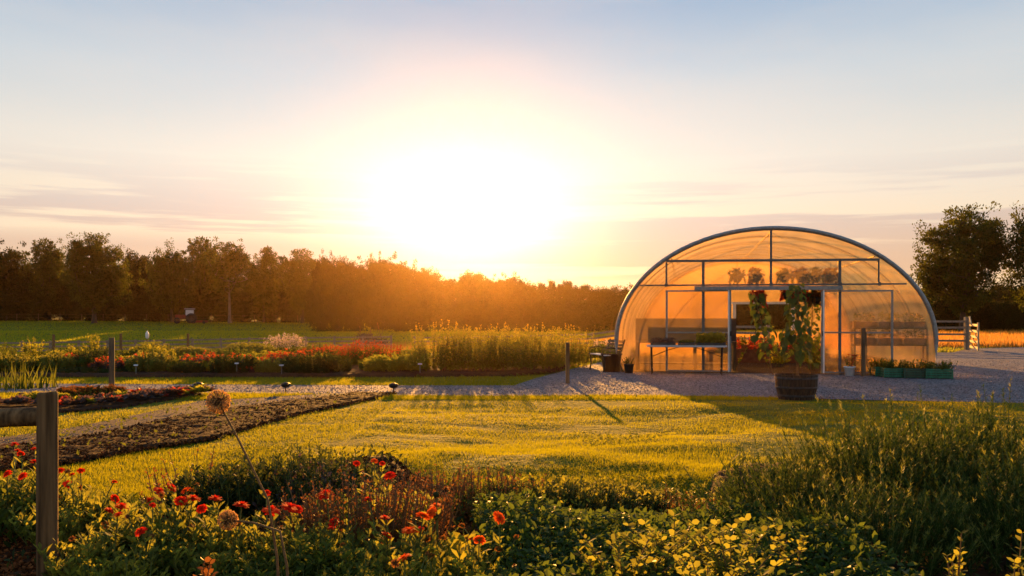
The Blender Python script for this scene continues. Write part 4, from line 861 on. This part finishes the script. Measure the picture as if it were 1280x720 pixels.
# ground cover
A=Acc(); n=22000; X=rs.uniform(-.35,1.75,n); Y=rs.uniform(3.5,5.75,n); hgt=.18+.14*vnoise(X*2.2,Y*2.2,50)+.05*vnoise(X*7,Y*7,51); hgt*=np.clip((5.9-Y)/.5,0,1)*.6+.4
k=(X>-.3+.25*vnoise(Y*3,Y*0,5)); X,Y,hgt=X[k],Y[k],hgt[k]; n=len(X); D=rs.normal(size=(n,3))*.8; D[:,1]-=.4; D[:,2]+=.05
A.inst(*LEAF6,np.stack([X,Y,tz(X,Y)+hgt*rs.uniform(.55,1.05,n)],1),rots_up(D,rs,.35),rs.uniform(.028,.060,n),0,np.clip(rs.normal(.35,.25,n),0,1),True)
tag(A.obj('ground_cover',M['midleaf']),'dense low carpet of broad green leaves in the middle foreground','ground cover',kind='stuff')
# low filler over the whole front bed
A=Acc(); n=9000; X=rs.uniform(-5,6,n); Y=rs.uniform(3.3,9.0,n); k=inpoly(X,Y,FRONTBED)&(vnoise(X*1.6,Y*1.6,61)>.36)&~((X<-1.7)&(X>-2.45)&(Y<5.4)); X,Y=X[k],Y[k]; n=len(X); D=rs.normal(size=(n,3)); D[:,2]+=.7
A.inst(*OBT,np.stack([X,Y,tz(X,Y)+rs.uniform(.03,.12,n)],1),rots_up(D,rs),rs.uniform(.05,.10,n),0,rs.uniform(0,1,n))
tag(A.obj('bed_undergrowth',M['dleaf']),'low mixed green undergrowth covering the soil between the flowers','undergrowth',kind='stuff')
# sprays with round leaves
def spray(px,py,d,n,L,label,mat='mari',ls=.05):
    rs=np.random.RandomState(int(px)); x=(px-640)/F*d; z0=float(tz(x,d)); h=ztop(py,d)-z0; t=thing('leafy_spray',label,'shrub',(x,d,z0)); S=Acc(); A=Acc(); ls*=.72; n=int(n*1.5)
    for k in range(n):
        a=rs.uniform(0,6.283); top=np.array([math.cos(a)*L*rs.uniform(.3,1),math.sin(a)*L*.6*rs.rand(),h*rs.uniform(.72,1.03)]); tt=np.linspace(0,1,8)[:,None]; m=np.array([top[0]*.2,top[1]*.2,top[2]*.65]); P=2*m*tt*(1-tt)+top*tt*tt
        S.tube(P,np.linspace(.004,.002,8),5,cap=False); q=np.repeat(np.linspace(.25,1,13),2); pp=np.stack([np.interp(q,tt[:,0],P[:,j]) for j in range(3)],1); b=np.arange(26)*math.pi+np.repeat(np.arange(13)*1.57,2)+rs.normal(0,.3,26)
        D=np.stack([np.cos(b),np.sin(b),rs.uniform(.2,1,26)],1); A.inst(*RND,pp,rots_up(D,rs,.5),ls*rs.uniform(.6,1.2,26),0,np.clip(rs.normal(.5,.25,26),0,1),True)
    S.obj('stems',M['brownstem'],t); A.obj('foliage',M[mat],t)
RND=(np.array([[0,.0,0],[.26,.2,.03],[.36,.55,.04],[.2,.9,.0],[-.2,.9,.0],[-.36,.55,.04],[-.26,.2,.03]]),np.array([[0,1,2,5],[0,2,5,6],[2,3,4,5]]))
RND=(RND[0],np.array([[0,1,5,6],[1,2,3,4],[1,4,5,5]])); RND=(RND[0],np.array([[0,1,2,2],[0,2,5,5],[0,5,6,6]]))
RND=(np.array([[0,0,0],[.28,.22,.04],[.34,.66,.05],[0,1,-.03],[-.34,.66,.05],[-.28,.22,.04]]),np.array([[0,1,2,3],[0,3,4,5]]))
spray(845,650,4.4,16,.42,'leafy spray with reddish twigs rising from the ground cover left of the rosemary',ls=.055)
spray(780,668,4.0,12,.34,'leafy spray with round pale leaves in the lower middle',ls=.055)
spray(915,664,4.0,12,.32,'leafy spray with round leaves at the foot of the rosemary',ls=.05)
spray(890,700,3.6,12,.26,'low leafy spray with yellow green leaves at the bottom edge',ls=.05)
spray(1195,668,3.2,4,.07,'single sunlit leafy spray at the bottom edge before the rosemary',ls=.04)
spray(1268,668,3.2,3,.05,'sunlit leafy spray cut by the right bottom corner',ls=.04)
spray(990,655,4.2,3,.12,'thin arching spray of round leaves against the dark rosemary',ls=.045)
spray(250,690,3.7,3,.10,'short spray of dry curled leaves at the bottom left of the middle','rust',.045)
# rosemary
rs=np.random.RandomState(31); t_=thing('rosemary_bush','large dark rosemary bush with pale sunlit shoot tips filling the right foreground','bush',(2.75,5.75,0))
for (x,y,rx,ry,h,n) in ((-.25,.25,.85,.8,.72,760),(.55,.45,.8,.8,.80,700),(1.45,.3,.95,.9,.74,760),(.35,-.75,1.0,.6,.56,620),(1.8,-.6,.8,.7,.58,480),(-1.0,-.05,.55,.5,.44,300),(-.75,-.85,.7,.5,.36,340),(.6,-1.35,.9,.45,.36,380),(1.6,-1.35,.7,.45,.36,300)):
    A=Acc(); q=rs.normal(size=(n,3)); q[:,2]=np.abs(q[:,2]); q/=np.linalg.norm(q,axis=1)[:,None]; rr=rs.uniform(.35,1,n)**.6
    lob=1+.12*np.sin(np.arctan2(q[:,1],q[:,0])*4+x*5)+.08*rs.normal(size=n)
    B=q*rr[:,None]*lob[:,None]*np.array([rx,ry,h*.89])*.86+np.array([x,y,.04]); D=q*[.55,.55,.25]+np.array([0,0,.85])+rs.normal(0,.16,(n,3)); D/=np.linalg.norm(D,axis=1)[:,None]
    L=rs.uniform(.14,.30,n)*(1+.55*(rs.uniform(size=n)>.9)); E=B+D*L[:,None]; k3=np.array([[.003,0,0],[-.0015,.0026,0],[-.0015,-.0026,0]])
    V=np.concatenate([B[:,None]+k3,E[:,None]+k3*.5],1).reshape(-1,3); f=np.array([[0,1,4,3],[1,2,5,4],[2,0,3,5]]); A.add(V,(f[None]+(np.arange(n)*6)[:,None,None]).reshape(-1,4),1,.5)
    m=54; t=rs.uniform(.02,1.0,(n,m)); P=(B[:,None]+D[:,None]*(L[:,None]*t)[...,None]).reshape(-1,3); ph=rs.uniform(0,6.283,(n,m)); W=np.stack([np.cos(ph),np.sin(ph),0*ph],2)
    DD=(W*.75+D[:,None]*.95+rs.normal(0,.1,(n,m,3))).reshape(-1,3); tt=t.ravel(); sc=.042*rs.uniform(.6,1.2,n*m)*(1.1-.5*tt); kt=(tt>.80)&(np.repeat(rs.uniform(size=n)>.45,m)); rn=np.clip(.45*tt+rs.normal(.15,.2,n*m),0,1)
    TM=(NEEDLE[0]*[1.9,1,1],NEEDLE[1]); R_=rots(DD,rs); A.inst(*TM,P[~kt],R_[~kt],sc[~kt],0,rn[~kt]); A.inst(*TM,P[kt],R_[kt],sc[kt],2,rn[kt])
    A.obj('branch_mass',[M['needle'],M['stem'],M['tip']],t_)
# alliums
def allium(px,py,wpx,d,base,label,bend=0):
    x=(px-640)/F*d; bx=(base[0]-640)/F*d; h=ztop(py,d); r=wpx/F*d/2; rs=np.random.RandomState(int(px)); z0=float(tz(bx,d)); t=thing('allium',label,'allium',(bx,d,z0))
    top=np.array([x-bx,0,h-z0]); b=np.array([0,0,0.]); 
    if bend: b=np.array([0.0,.0,ztop(base[1],d)-z0]); P=[(0.05,0,0),(0.03,0,b[2]*.7),b,(b+top)/2+[0,0,.012],top]
    else:
        kx,kz=(base[0]-640)/F*d-bx,ztop(base[1],d)-z0; P=[(.06,0,0),(.04,0,kz*.6),(kx,0,kz),top*.6+np.array([kx,0,kz])*.4+[.004,0,0],top]
    Acc().tube(P,[.006,.006,.0055,.005,.0045],7).obj('stalk',M['brownstem'],t)
    A=Acc(); n=230; i=np.arange(n)+.5; ph=np.arccos(1-2*i/n); th=math.pi*(1+5**.5)*i; D=np.stack([np.cos(th)*np.sin(ph),np.sin(th)*np.sin(ph),np.cos(ph)],1)
    for q in D[::1]:
        A.tube([top+q*.008,top+q*r*.86],[.0012,.0008],3,1,cap=False)
    n6=n*4; DD=np.repeat(D,4,0); P0=top+DD*r*.82; D2=DD+rs.normal(0,.75,(n6,3)); A.inst(*LEAFQ,P0,rots(D2,rs),r*rs.uniform(.11,.22,n6),0,rs.uniform(0,1,n6))
    A.obj('globe',[M['seed'],M['brownstem']],t)
allium(273,502,32,3.9,(335,625),'round orange seed head on a long bent stalk, the higher of the two')
allium(285,650,27,3.85,(350,664),'round straw coloured seed head low among the marigolds, lower of the two',1)
# ------------------------------------------------------------------ trees
def tree_meshes(seed,H,W,r0,b0,nc,cr,nl,ls,lean=0,droop=0,leafmat='oak',bark='bark',spiky=False):
    rs=np.random.RandomState(seed); tk=Acc(); cw=Acc()
    th=H*.72; ts=np.linspace(0,1,9); wob=np.cumsum(rs.normal(0,.012*H,(9,2)),0)*ts[:,None]
    P=np.stack([wob[:,0]+lean*ts,wob[:,1],ts*th],1); R=r0*(1-.82*ts); R[0]*=1.35
    tk.tube(P,R,9)
    nodes=[(p,r) for p,r in zip(P[2:],R[2:])]
    C=[]; ang=rs.uniform(0,6.28)
    while len(C)<nc:
        q=rs.uniform(-1,1,3); d=np.linalg.norm(q)
        if d>.93: continue
        if d<.35 and rs.rand()<.8: continue
        a=math.atan2(q[1],q[0]); lob=.80+.2*math.sin(a*3+ang)+.12*math.sin(a*5+q[2]*4+seed)
        zz=b0+(1-b0)*(.5+.5*q[2]); w=W/2*lob*(1.0 if zz>.45 else .55+zz)
        C.append(np.array([q[0]*w+lean*zz,q[1]*w,(zz*.96)*H]))
    C.sort(key=lambda c:np.linalg.norm(c-np.array([lean*.4,0,H*.35])))
    for c in C:
        best=min(nodes,key=lambda n:np.linalg.norm((n[0]-c)*np.array([1,1,1.0]))+(3 if n[0][2]>c[2] else 0))
        a,ra=best; m=(a+c)/2+rs.normal(0,.03*H,3)*.5+np.array([0,0,-.01*H]); t=np.linspace(0,1,5)[:,None]
        Q=a*(1-t)**2+2*m*t*(1-t)+c*t*t; r1=max(ra*.62,.014*H*.35); rr=np.linspace(r1,r1*.45,5)
        tk.tube(Q,rr,5,cap=False); nodes.append((Q[2],rr[2])); nodes.append((c,rr[4]))
        n=int(nl*rs.uniform(.6,1.3)); s=cr*rs.uniform(.6,1.25)
        q=rs.normal(size=(n,3)); q/=np.linalg.norm(q,axis=1)[:,None]; q*=(rs.uniform(0,1,n)**.45)[:,None]*s; q[:,2]*=.72
        if spiky: q[:,2]*=1.6
        # break the clump into little sprays
        ns=9; sp=rs.normal(size=(ns,3))*s*.55; k=rs.randint(0,ns,n); q=q*.55+sp[k]
        D=q/(np.linalg.norm(q,axis=1)[:,None]+.1)+rs.normal(size=(n,3))*.6; D[:,2]-=droop
        cw.inst(*LEAFQ,c+q,rots_up(D,rs,.8),ls*rs.uniform(.6,1.3,n),0,np.clip(rs.normal(.45,.28,n)+rs.uniform(-.35,.35),0,1))
    return tk.mesh('trunk',[M[bark]]),cw.mesh('crown',[M[leafmat]])
PROTO={
 'oak':(tree_meshes(1,12,11,.34,.14,118,1.08,320,.25),12,11),
 'ash':(tree_meshes(2,12,9,.26,.14,125,1.0,290,.25,lean=.6),12,9),
 'pale':(tree_meshes(3,12,8.5,.26,.36,75,1.,260,.25,bark='palebark'),12,8.5),
 'round':(tree_meshes(4,10,10,.28,.08,105,1.1,260,.30,leafmat='wood_leaf'),10,10),
 'dense':(tree_meshes(5,10,9,.28,.03,105,1.05,260,.30,leafmat='wood_leaf',spiky=True),10,9),
 'bush':(tree_meshes(6,5,7,.14,.02,80,.7,220,.21,leafmat='wood_leaf'),5,7),
 'willow':(tree_meshes(8,10,10,.30,.10,100,1.05,270,.26,droop=1.2,leafmat='oak'),10,10),
 'thin':(tree_meshes(9,10,5,.16,.10,60,.75,220,.22,leafmat='wood_leaf',spiky=True),10,5),
}
rt=random.Random(5)
def tree(kind,px,topy,wpx,d,label,group=None,name='tree',rz=None):
    (tm,cm),h0,w0=PROTO[kind]; X,Y,z=at(px,d); H=ztop(topy,d)-z; W=wpx/F*d
    t=thing(name,label,'tree' if name!='shrub' else 'shrub',(X,Y,z-(.1 if name!='shrub' else .55)),rt.uniform(0,6.28) if rz is None else rz,group)
    t.scale=(W/w0,W/w0,H/h0*1.02)
    for nm,me in (('trunk',tm),('crown',cm)):
        o=bpy.data.objects.new(nm,me); COL.objects.link(o); o.parent=t
    return t
for a in [
 ('oak',118,289,92,138,'tall solitary tree with a dark trunk standing before the left wood','tree'),
 ('ash',62,298,60,152,'tree at the left wood edge just left of the tall solitary tree','tree'),
 ('round',10,308,80,152,'tree crown cut by the left edge of the photo','tree'),
 ('willow',215,308,70,146,'drooping round tree directly left of the tractor','tree'),
 ('ash',256,296,62,152,'tall narrow tree with drooping foliage behind the tractor','tree'),
 ('pale',287,300,66,143,'forked tree with a pale trunk standing right of the tractor','tree'),
 ('ash',330,308,56,149,'leaning tree just right of the pale trunked tree','tree'),
 ('oak',378,309,72,146,'rounded tree where the left wood begins to drop towards the sunset','tree'),
 ('oak',1203,254,132,84,'big airy tree rising behind the open gate right of the polytunnel','tree'),
 ('oak',1300,250,112,80,'big dark tree cut by the right edge of the photo','tree'),
 ('dense',170,314,70,158,'dark dense tree between the solitary tree and the drooping tree','tree'),
 ('thin',590,336,34,138,'taller round topped tree directly under the brightest part of the sunset','tree'),
 ]: tree(*a[:6],name=a[6])
rows=[]
for px in range(-170,430,38): rows.append((rt.choice(['round','dense']),px,rt.uniform(330,350),rt.uniform(50,72),rt.uniform(160,172)))
G1='background trees of the left wood'
for r in rows: tree(*r,'dark background tree of the left wood behind the pasture',G1)
def prof(px,pts):
    xs,ys=zip(*pts); return float(np.interp(px,xs,ys))
top2=[(395,312),(430,325),(480,322),(510,327),(540,341),(590,338),(640,345),(700,347),(740,352),(780,357),(1100,362),(1400,350)]
px=405
while px<1330:
    k=rt.choice(['round','dense','thin','dense','round']); w=rt.uniform(34,62) if k!='thin' else rt.uniform(20,30)
    tree(k,px,prof(px,top2)+rt.uniform(-5,7),w,rt.uniform(132,146),'backlit tree in the wood below the sunset glow','trees of the central wood below the sun'); px+=w*.42
px=400
while px<1330:
    w=rt.uniform(40,62)
    tree('bush',px,prof(px,[(400,345),(500,358),(600,368),(780,374),(1400,374)])+rt.uniform(-6,8),w,rt.uniform(112,122),'broad bushy shrub along the front edge of the central wood','shrubs at the front edge of the central wood',name='shrub'); px+=w*.5
px=-200
while px<400:
    w=rt.uniform(40,60); 
    tree('bush',px,rt.uniform(346,366),w,rt.uniform(149.5,153),'low dark understorey shrub beneath the trees of the left wood','understorey shrubs of the left wood',name='shrub'); px+=w*.55
for q in (-140,-60,1345,1420): tree('oak',q,300 if q<0 else 262,90,150 if q<0 else 88,'leafy tree outside the edge of the picture','trees beyond the picture edges')
px=1135
while px<1400:
    w=rt.uniform(45,70); tree('bush',px,rt.uniform(350,368),w,rt.uniform(92,98),'rounded hedge shrub behind the meadow at the right','hedge shrubs behind the right meadow',name='shrub'); px+=w*.5
# ------------------------------------------------------------------ sun, sky, camera
sun=bpy.data.lights.new('sun','SUN'); sun.energy=5; sun.angle=rad(.5); sun.color=(1,.44,.085)
so=bpy.data.objects.new('sun',sun); COL.objects.link(so); so.rotation_euler=Vector(SUND).to_track_quat('Z','Y').to_euler(); so.location=(-3,60,30)
w=bpy.data.worlds.new('World'); SC.world=w; w.use_nodes=True; nt=w.node_tree; nt.nodes.clear()
out=nt.nodes.new('ShaderNodeOutputWorld'); bg=nt.nodes.new('ShaderNodeBackground'); nt.links.new(bg.outputs[0],out.inputs[0]); bg.inputs[1].default_value=SKY_S
sky=nt.nodes.new('ShaderNodeTexSky'); sky.sky_type='NISHITA'; sky.sun_disc=False; sky.sun_elevation=SUN_EL; sky.sun_rotation=SUN_AZ
sky.air_density=1.0; sky.dust_density=1.2; sky.ozone_density=1.5
tc=nt.nodes.new('ShaderNodeTexCoord')
def math_(op,a,b=None,c=None):
    m=nt.nodes.new('ShaderNodeMath'); m.operation=op
    for i,v in enumerate((a,b,c)):
        if v is None: continue
        if isinstance(v,(int,float)): m.inputs[i].default_value=v
        else: nt.links.new(v,m.inputs[i])
    return m.outputs[0]
def smooth(x,a,b):
    m=nt.nodes.new('ShaderNodeMapRange'); m.interpolation_type='SMOOTHSTEP'; nt.links.new(x,m.inputs[0])
    m.inputs[1].default_value=a; m.inputs[2].default_value=b; return m.outputs[0]
sep=nt.nodes.new('ShaderNodeSeparateXYZ'); nt.links.new(tc.outputs['Generated'],sep.inputs[0]); ez=sep.outputs[2]
# streaked cloud banks low over the horizon
def streak(sx,sy,sz,det,off=(0,0,0)):
    mp=nt.nodes.new('ShaderNodeMapping'); mp.inputs['Scale'].default_value=(sx,sy,sz); mp.inputs['Location'].default_value=off
    nt.links.new(tc.outputs['Generated'],mp.inputs[0]); return noise(nt,1,det,mp.outputs[0],.6)
n1=streak(1.6,1.6,30,5,(3.1,.4,1.3)); n2=streak(2.6,2.6,60,6,(7,2,5)); n3=streak(1.1,1.1,5,5,(1,9,2))
band=math_('MULTIPLY',smooth(ez,.03,.055),smooth(ez,.19,.10))
c1=math_('MULTIPLY',smooth(math_('ADD',math_('MULTIPLY',n1,.6),math_('MULTIPLY',n2,.4)),.46,.53),band)
low=math_('MULTIPLY',smooth(ez,.10,.075),smooth(ez,.045,.07))      # the solid low bank
low=math_('MULTIPLY',low,smooth(n2,.30,.44))
cl=math_('MINIMUM',math_('MAXIMUM',c1,math_('MULTIPLY',low,.95)),1)
vd=nt.nodes.new('ShaderNodeVectorMath'); vd.operation='DOT_PRODUCT'; nt.links.new(tc.outputs['Generated'],vd.inputs[0]); gd=np.array([math.sin(SUN_AZ)*math.cos(rad(7.2)),math.cos(SUN_AZ)*math.cos(rad(7.2)),math.sin(rad(7.2))]); vd.inputs[1].default_value=tuple(gd)
dot=vd.outputs['Value']
def gauss(sx,sz,el):
    dx=math_('DIVIDE',math_('SUBTRACT',sep.outputs[0],math.sin(SUN_AZ)),sx); dz=math_('DIVIDE',math_('SUBTRACT',ez,math.sin(rad(el))),sz)
    g=math_('EXPONENT',math_('MULTIPLY',math_('ADD',math_('MULTIPLY',dx,dx),math_('MULTIPLY',dz,dz)),-1))
    return math_('MULTIPLY',g,smooth(sep.outputs[1],0,.4))
glow1=gauss(.115,.060,6.6); glow2=gauss(.42,.15,6.0)
def scalec(c,f):
    v=nt.nodes.new('ShaderNodeVectorMath'); v.operation='SCALE'
    if isinstance(c,tuple): v.inputs[0].default_value=c
    else: nt.links.new(c,v.inputs[0])
    if isinstance(f,(int,float)): v.inputs['Scale'].default_value=f
    else: nt.links.new(f,v.inputs['Scale'])
    return v.outputs[0]
def addc(a,b):
    v=nt.nodes.new('ShaderNodeVectorMath'); v.operation='ADD'; nt.links.new(a,v.inputs[0])
    if isinstance(b,tuple): v.inputs[1].default_value=b
    else: nt.links.new(b,v.inputs[1])
    return v.outputs[0]
K=2**(-EXPO)/SKY_S
base=mixc(nt,SKY_MIX,scalec(sky.outputs[0],.75*2**(-EXPO)),scalec(ramp(nt,ez,[(0,(1.,.62,.30)),(.08,(1.,.74,.46)),(.17,(.86,.79,.68)),(.26,(.56,.66,.74)),(.38,(.25,.42,.66))]),K))
veil=math_('MULTIPLY',smooth(n3,.35,.7),.35)
base=mixc(nt,veil,base,scalec((.88,.78,.68),K))
cc=mixc(nt,smooth(ez,.03,.17),scalec((.72,.44,.26),K),scalec((.60,.55,.55),K))
base=mixc(nt,math_('MULTIPLY',cl,.85),base,cc)
base=addc(base,scalec((1,.95,.86),math_('MULTIPLY',glow1,K*.9))); base=addc(base,scalec((1,.90,.78),math_('MULTIPLY',glow2,K*.20)))
nt.links.new(base,bg.inputs[0])
if HAZE>0:
    A=Acc().box((0,200,7),(838,460,21)); hz=A.obj('haze',[])
    m=bpy.data.materials.new('haze_air'); m.use_nodes=True; n=m.node_tree; n.nodes.clear(); o=n.nodes.new('ShaderNodeOutputMaterial'); v=n.nodes.new('ShaderNodeVolumePrincipled')
    v.inputs['Color'].default_value=(1,.64,.30,1); v.inputs['Density'].default_value=HAZE; v.inputs['Anisotropy'].default_value=.90; n.links.new(v.outputs[0],o.inputs['Volume'])
    hz.data.materials.append(m); hz['kind']='stuff'
cam=bpy.data.cameras.new('camera'); co=bpy.data.objects.new('camera',cam); COL.objects.link(co); SC.camera=co
cam.sensor_width=36; cam.lens=F/1280*36; cam.shift_y=(HOR-360)/1280; cam.clip_end=3000; cam.clip_start=.05
co.location=(0,0,CH); co.rotation_euler=(rad(90),0,0)
SC.view_settings.view_transform='Standard'; SC.view_settings.look='None'; SC.view_settings.gamma=1; SC.view_settings.use_curve_mapping=False; SC.view_settings.exposure=EXPO
SC.cycles.use_denoising=True; SC.cycles.max_bounces=8; SC.cycles.transparent_max_bounces=16; SC.cycles.volume_bounces=0
SC.cycles.diffuse_bounces=3; SC.cycles.transmission_bounces=6; SC.cycles.glossy_bounces=2; SC.cycles.caustics_reflective=False
SC.cycles.sample_clamp_indirect=6
